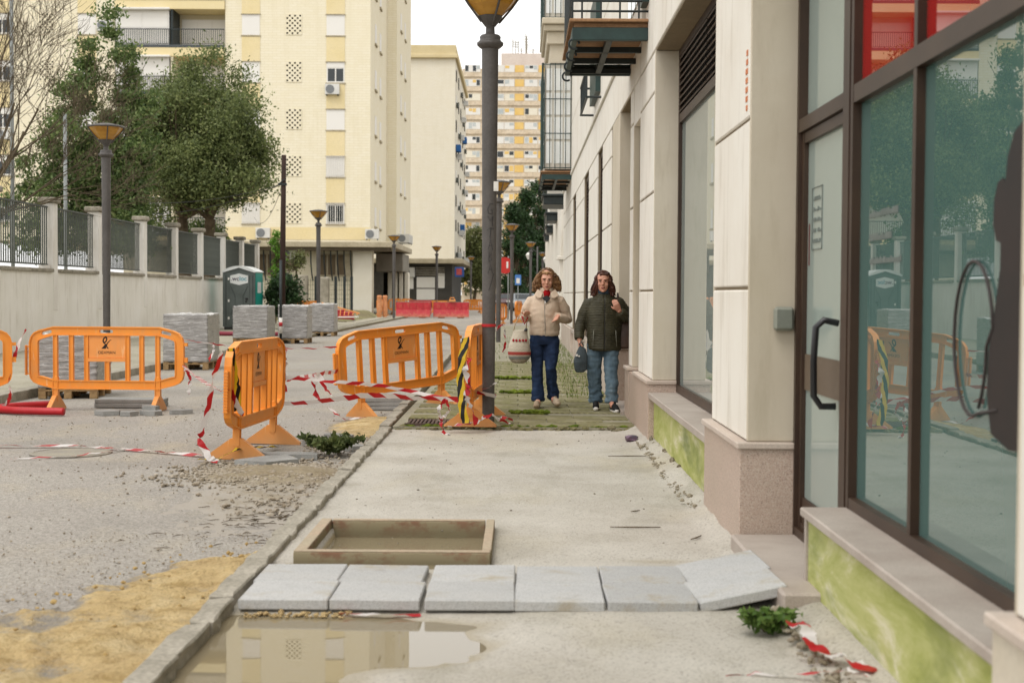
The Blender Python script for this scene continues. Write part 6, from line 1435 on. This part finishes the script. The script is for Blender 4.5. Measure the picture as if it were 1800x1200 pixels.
for sx in (-1, 1):
    for k in range(16): z = random.uniform(-.15, -.02); m.ico(hp(sx*random.uniform(.06, .095), .03+random.gauss(0, .015), z), .024, 1)
    for k in range(34):
        z = random.uniform(-.155, .06); m.ico(hp(sx*(.086+.028*smoothstep(.0, -.14, z))+random.gauss(0, .006), .018+random.gauss(0, .028)-.015*smoothstep(0, -.14, z), z), .022, 1)
hr2 = remeshed('hair', m, .007, HM2, w2, 3, lambda c: .004*noise.noise(Vector((c.x*70, c.y*70, c.z*18))))
m = MB()
for k in range(420):
    sx = random.choice((-1, 1)); th = random.uniform(.1, 2.7); p0 = Vector((sx*.012+random.gauss(0, .006), -.045+.14*(th/2.7), .120-.02*(th/2.7))); P = []
    px_ = sx*(.100*math.sin(min(1.5, .55+th*.7))); py_2 = -.058+.125*(th/2.7); wob = random.uniform(0, 6)
    end = Vector((px_*1.05+sx*random.uniform(.0, .045), py_2, random.uniform(-.175, -.10)))
    mid = Vector((px_*.98, py_2, .05))
    for i in range(12):
        t = i/11; q = p0*(1-t)**2+mid*2*t*(1-t)*1.05+end*t*t; q += Vector((sx*.010*math.sin(wob+t*7)*t, .006*math.sin(wob+t*5), 0)); P.append(hp(*q))
    m.tube(P, [.0035]*10+[.0028, .0012], 4, False)
m.build('strands', HM2, hr2, True)
gx, gy, gz = X2-.275, Y2-.10, G+.435
gb = thing('carrier_bag', 'grey cloth bag held low by the woman in the olive jacket', 'bag', (gx, gy, gz))
GM = cloth('grey_bag_cloth', '3d4549', '50595d', 4, 60, .3, .8)
m = MB(); loft(m, [(gx+.0, gy, gz+.0, .045, .03), (gx+.01, gy, gz+.03, .075, .045), (gx+.005, gy, gz+.12, .082, .055), (gx+.012, gy, gz+.2, .075, .045), (gx+.02, gy, gz+.27, .05, .03), (gx+.01, gy-.0, gz+.31, .022, .02)], 20); remeshed('bag_body', m, .007, GM, gb, 3, lambda c: .008*noise.noise(c*11))
MB().tube([(gx+.01, gy, gz+.29), (gx-.01, gy-.02, gz+.335), (gx+.01, gy-.03, gz+.36), (gx+.04, gy, gz+.31)], .007, 6).build('strap', GM, gb, True)
MB().box(gx-.055, gx-.03, gy-.056, gy-.050, gz+.19, gz+.215).box(gx-.025, gx-.005, gy-.056, gy-.050, gz+.185, gz+.20).build('print', MAT_SHUT, gb)
tx, ty, tz = X2+.285, Y2+.03, G+.71
tb = thing('tote_bag', 'brown leather tote under the arm of the woman in the olive jacket', 'bag', (tx, ty, tz))
BL = pm('brown_leather', '3b271b', '4c3425', 4, 60, .25, .5, .4, .2, .003); m = MB()
loft(m, [(tx+.0, ty, tz, .15, .055), (tx, ty, tz+.02, .165, .07), (tx, ty, tz+.15, .155, .07), (tx-.01, ty, tz+.27, .13, .05), (tx-.02, ty, tz+.33, .10, .025)], 22); remeshed('bag_body', m, .008, BL, tb, 3, lambda c: .007*noise.noise(c*9))
MB().tube([(tx-.09, ty-.05, tz+.32), (tx-.13, ty-.12, tz+.44), (tx-.125, ty-.09, tz+.56), (tx-.12, ty-.0, tz+.645), (tx-.10, ty+.06, tz+.56), (tx-.05, ty+.04, tz+.32)], .013, 7).build('strap', BL, tb, True)
MB().ico((tx-.09, ty-.075, tz+.325), .014, 1).build('buckle', MAT_SHUT, tb)
# ------------------------------------------------------------------ loose things on the pavement and the road
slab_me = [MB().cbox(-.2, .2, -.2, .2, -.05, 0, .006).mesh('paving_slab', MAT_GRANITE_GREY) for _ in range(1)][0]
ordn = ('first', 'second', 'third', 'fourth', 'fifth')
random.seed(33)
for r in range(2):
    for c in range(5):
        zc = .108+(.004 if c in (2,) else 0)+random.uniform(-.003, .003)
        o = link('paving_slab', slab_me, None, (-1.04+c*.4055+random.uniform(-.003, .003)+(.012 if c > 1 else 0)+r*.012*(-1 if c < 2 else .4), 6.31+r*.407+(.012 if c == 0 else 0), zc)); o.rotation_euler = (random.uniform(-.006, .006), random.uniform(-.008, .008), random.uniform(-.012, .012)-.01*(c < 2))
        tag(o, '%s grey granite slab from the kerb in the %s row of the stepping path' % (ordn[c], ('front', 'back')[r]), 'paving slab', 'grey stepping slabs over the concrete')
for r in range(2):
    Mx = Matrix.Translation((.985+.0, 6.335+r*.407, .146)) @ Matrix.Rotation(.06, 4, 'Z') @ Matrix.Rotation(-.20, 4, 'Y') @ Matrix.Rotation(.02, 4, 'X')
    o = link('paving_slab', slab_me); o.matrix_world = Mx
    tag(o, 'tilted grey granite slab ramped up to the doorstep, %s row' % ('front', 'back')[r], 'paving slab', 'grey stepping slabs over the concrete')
sm_ = structure(MB().box(-1.2, .8, 6.16, 6.85, .0, .046).build('sand_bed', MAT_SAND), 'stuff')
pebbles('sand_clods', 150, lambda: (random.choice((random.uniform(-1.22, -.75), random.uniform(.78, 1.08))), random.uniform(6.03, 6.12), .045), (.006, .018), MAT_SAND)
# tree pit edging of terracotta-faced boards
def terra():
    t = NT('cement_smeared_terracotta'); c = t.ramp(t.noise(4, 5), [(.35, '7d5a48'), (.65, '8d6c58')])
    c = t.mix(t.ramp(t.noise(5, 6, .7, t.vec((1, 1, 1.6))), [(.42, 0.0), (.52, 1.0)]), c, '94896f'); c = t.mix(t.ramp(t.sep()[2], [(.02, .8), (.09, 0.0)]), c, '6f6750')
    t.set(c, .85, .2); t.bump(t.noise(40, 5), .4, .005); return t.m
TM = terra(); pit = thing('tree_pit', 'square tree pit edged with cement-smeared terracotta boards, holding water', 'tree pit', (-.66, 7.75, .03))
MAT_PITTOP = pm('pit_edge_cement', 'a69a84', 'ad9a84', 6, 50, .25, .9, .2, .3, .004)
def board(x0, x1, y0, y1):
    b = MB().cbox(x0, x1, y0, y1, -.03, .115, .004).build('edging_board', TM, pit); MB().cbox(x0+.001, x1-.001, y0+.001, y1-.001, .1155, .123, .003).build('board_top', MAT_PITTOP, b)
board(-1.17, -.145, 7.20, 7.25); board(-1.10, -.195, 8.20, 8.25); board(-1.17, -1.105, 7.252, 8.25); board(-.19, -.14, 7.252, 8.25)
structure(MB().quad((-1.10, 7.25, .018), (-.19, 7.25, .018), (-.19, 8.2, .018), (-1.10, 8.2, .018)).build('puddle', MAT_WATER))
tag(MB().ico((-.26, 7.40, .035), .035, 2, (1.3, 1, .7), .25).build('dark_stone', pm('dark_stone', '3f3c37', '514d46', 4, 40, .3, .8, .3, .4, .005)), 'dark stone lying in the tree pit corner', 'stone')
# broken slabs
MAT_BS = pm('broken_slab', '87868200'[:6], '9c9b97', 3, 90, .3, .9, .2, .3, .004)
def shard(label, x, y, z, sx, sy, h=.045, seed=0, rz=0, tilt=(0, 0)):
    random.seed(seed+50); n = random.choice((5, 6, 7)); P = []
    for k in range(n): a = 2*math.pi*(k+random.uniform(-.25, .25))/n; P.append((math.cos(a)*sx*random.uniform(.8, 1.1), math.sin(a)*sy*random.uniform(.8, 1.1)))
    o = MB().plate(P, [], 0, h, lambda a, b, d: (a, b, d)).build('slab_piece', MAT_BS, fixn=True); o.location = (x, y, z); o.rotation_euler = (tilt[0], tilt[1], rz); return tag(o, label, 'slab piece', 'broken grey slab pieces')
for k, (x, y, z, a, b, lab) in enumerate(((-4.90, 16.55, .0, .2, .16, 'broken slab piece at the right end of the red hose'), (-4.62, 16.45, .0, .14, .12, 'small broken slab piece second from the red hose'), (-4.38, 16.6, .0, .2, .14, 'broken slab piece third from the red hose'), (-4.05, 16.75, .0, .17, .1, 'rightmost broken slab piece near the square barrier foot'), (-4.45, 16.75, .045, .16, .1, 'broken slab piece stacked on the others by the square barrier'),
        (-2.12, 11.85, .0, .36, .22, 'long slab piece at the foot of the end-on barrier'), (-2.0, 12.25, .0, .3, .12, 'slab piece behind the long one'), (-1.92, 13.3, .0, .16, .14, 'broken slab piece left of the sand patch'), (-1.80, 13.9, .0, .2, .13, 'thin slab piece on top of the broken stack by the sand'), (-1.68, 13.2, .0, .17, .12, 'broken slab piece next to the cut branches'), (-1.55, 12.95, .0, .12, .15, 'broken slab piece against the kerb corner'))):
    shard(lab, x, y, z, a, b, .05, k, random.uniform(0, 3))
for k, (x, y, lab) in enumerate(((-4.95, 17.75, 'two whole slabs stacked behind the square barrier, lower one'), (-4.95, 17.76, 'two whole slabs stacked behind the square barrier, upper one'))):
    o = MB().cbox(-.42, .42, -.2, .2, 0, .05, .006).build('paving_slab', MAT_BS); o.location = (x, y, .001+.052*k); o.rotation_euler = (0, 0, .03*k); tag(o, lab, 'paving slab')
for k in range(3):
    o = MB().cbox(-.3, .3, -.2, .2, 0, .05, .006).build('paving_slab', MAT_BS); o.location = (-1.72, 17.6, .001+.052*k); o.rotation_euler = (0, 0, .04*k-.03); tag(o, ('lowest', 'middle', 'top')[k]+' slab of the small stack behind the tilted barrier', 'paving slab')
# red corrugated hose at the left
P = [(-5.36, 16.35, .05), (-5.6, 16.38, .05), (-5.95, 16.45, .05), (-6.2, 16.58, .052), (-6.27, 16.8, .055), (-6.15, 16.98, .06), (-5.98, 17.15, .06), (-5.84, 17.3, .06)]
PP = []
for i in range(len(P)-1):
    for k in range(24): PP.append(Vector(P[i]).lerp(Vector(P[i+1]), k/24))
for _ in range(12): PP = [PP[0]]+[(PP[i-1]+PP[i]*2+PP[i+1])/4 for i in range(1, len(PP)-1)]+[PP[-1]]
tag(MB().tube(PP, [.047 if i % 2 else .043 for i in range(len(PP))], 14).build('red_hose', pm('red_conduit', 'a0141c', 'b01e26', 2, 40, .12, .4, .4, 0), None, True), 'bent red corrugated conduit on the ground below the left barriers', 'conduit')
# drain grate and manhole
dg_ = thing('drain_grate', 'rusty slotted drain grate at the edge of the mossy tiles', 'drain grate', (-.88, 14.55, .1))
MB().box(-1.16, -.60, 14.36, 14.80, .04, .10).build('pit', MAT_DARKHOLE, dg_)
for k in range(14): MB().cbox(-1.16+k*.041, -1.135+k*.041, 14.34, 14.82, .10, .125, .003).build('slat', pm('rusty_iron', '4f4038', '63524a', 5, 60, .35, .8, .3, .4, .003) if 'rusty_iron' not in bpy.data.materials else bpy.data.materials['rusty_iron'], dg_)
MB().box(-1.18, -.58, 14.815, 14.83, .08, .127).build('frame', bpy.data.materials['rusty_iron'], dg_); MB().box(-1.18, -.58, 14.33, 14.345, .08, .127).build('frame', bpy.data.materials['rusty_iron'], dg_)
mh = tag(MB().lathe([(.36, 0), (.36, .008), (.33, .012), (.33, .009), (.30, .009), (.0, .010)], (-4.05, 12.55, 0), 36, False).build('manhole_cover', pm('worn_iron', '857e74', '97907f', 4, 60, .3, .7, .3, .3, .004), None), 'round worn manhole cover in the road under the tape', 'manhole cover')
# weed, cut branches, twigs, bits
def plant(name, label, base, n, h, spread, mat, leaf, seed, stems=9):
    random.seed(seed); t = thing(name, label, 'plant', base); m = MB(); P = []
    for k in range(stems):
        a = random.uniform(0, 6.3); e = Vector(base)+Vector((math.cos(a)*spread*random.uniform(.3, 1), math.sin(a)*spread*random.uniform(.3, 1), h*random.uniform(.5, 1)))
        c = Vector(base).lerp(e, .5)+Vector((0, 0, h*.25)); m.tube([base, c, e], [.005, .004, .002], 5, False)
        for q in range(n//stems): s = random.uniform(.3, 1.05); b = Vector(base)*(1-s)**2+c*2*s*(1-s)+e*s*s; P.append(tuple(b+Vector((random.gauss(0, .015), random.gauss(0, .015), random.gauss(0, .012)))))
    m.build('stem', MAT_BARKP, t); link('leaves', leaf_mesh('leaves', np.array(P)-np.array(base), leaf, mat, .5, .55, seed), t)
plant('weed', 'small green weed growing beside the tilted slab', (1.02, 5.72, .075), 420, .10, .15, leafmat('weed_leaf', '47622c', '66823c', '8aa058'), .045, 5, 16)
plant('cut_branches', 'heap of cut leafy branches lying against the kerb', (-1.66, 12.45, .03), 900, .15, .30, leafmat('laurel_leaf', '3d4a28', '5e6a3a', '848b56'), .085, 6, 24)
for k, (x, y, L, a, lab) in enumerate(((.70, 8.28, .30, -.1, 'curved twig on the concrete near the house'), (1.02, 7.95, .12, .9, 'short dark twig beside the pink granite pillar'), (.93, 11.9, .33, 0, 'straight thin stick on the concrete by the green apron'), (.75, 8.9, .06, .2, 'tiny twig on the concrete'))):
    z = conc_z(x, y)+.008
    tag(MB().tube([(x-L/2*math.cos(a), y-L/2*math.sin(a), z), (x, y-.015, z+.004), (x+L/2*math.cos(a), y+L/2*math.sin(a)+.02, z+.002)], [.003, .005, .003], 6).build('twig', MAT_BARK, None, True), lab, 'twig')
tag(MB().ico((1.07, 13.2, .10), .06, 2, (1.1, .8, .55), .25).build('crumpled_pack', pm('foil_pack', '3f4450', '6a4a5e', 9, 30, .4, .3, .5, .5, .01)), 'crumpled dark packet littered on the concrete edge', 'litter')
tag(MB().ico((-1.18, 7.02, .075), .02, 1, (1.4, 1, .7), .3).build('red_scrap', pm('red_scrap', 'b3323f', 'b3323f', 2, 30, .1, .5, .4, 0)), 'tiny red scrap behind the first slab', 'litter')
# drifted leaves and twigs on the old pavement
m = MB(); random.seed(61)
for k in range(90):
    x, y = -1.5-abs(random.gauss(0, .28)), random.gauss(8.9, .55); L = random.uniform(.02, .09); a = random.gauss(.2, .9); b = a+random.gauss(0, .5); z = max(0, dirt_z(x, y))+.006
    m.tube([(x, y, z), (x+L*math.cos(a), y+L*math.sin(a), z+.006), (x+L*math.cos(a)+L*.6*math.cos(b), y+L*math.sin(a)+L*.6*math.sin(b), z+.002)], [.0015, .003, .001], 4)
structure(m.build('twig_litter', MAT_BARK), 'stuff')
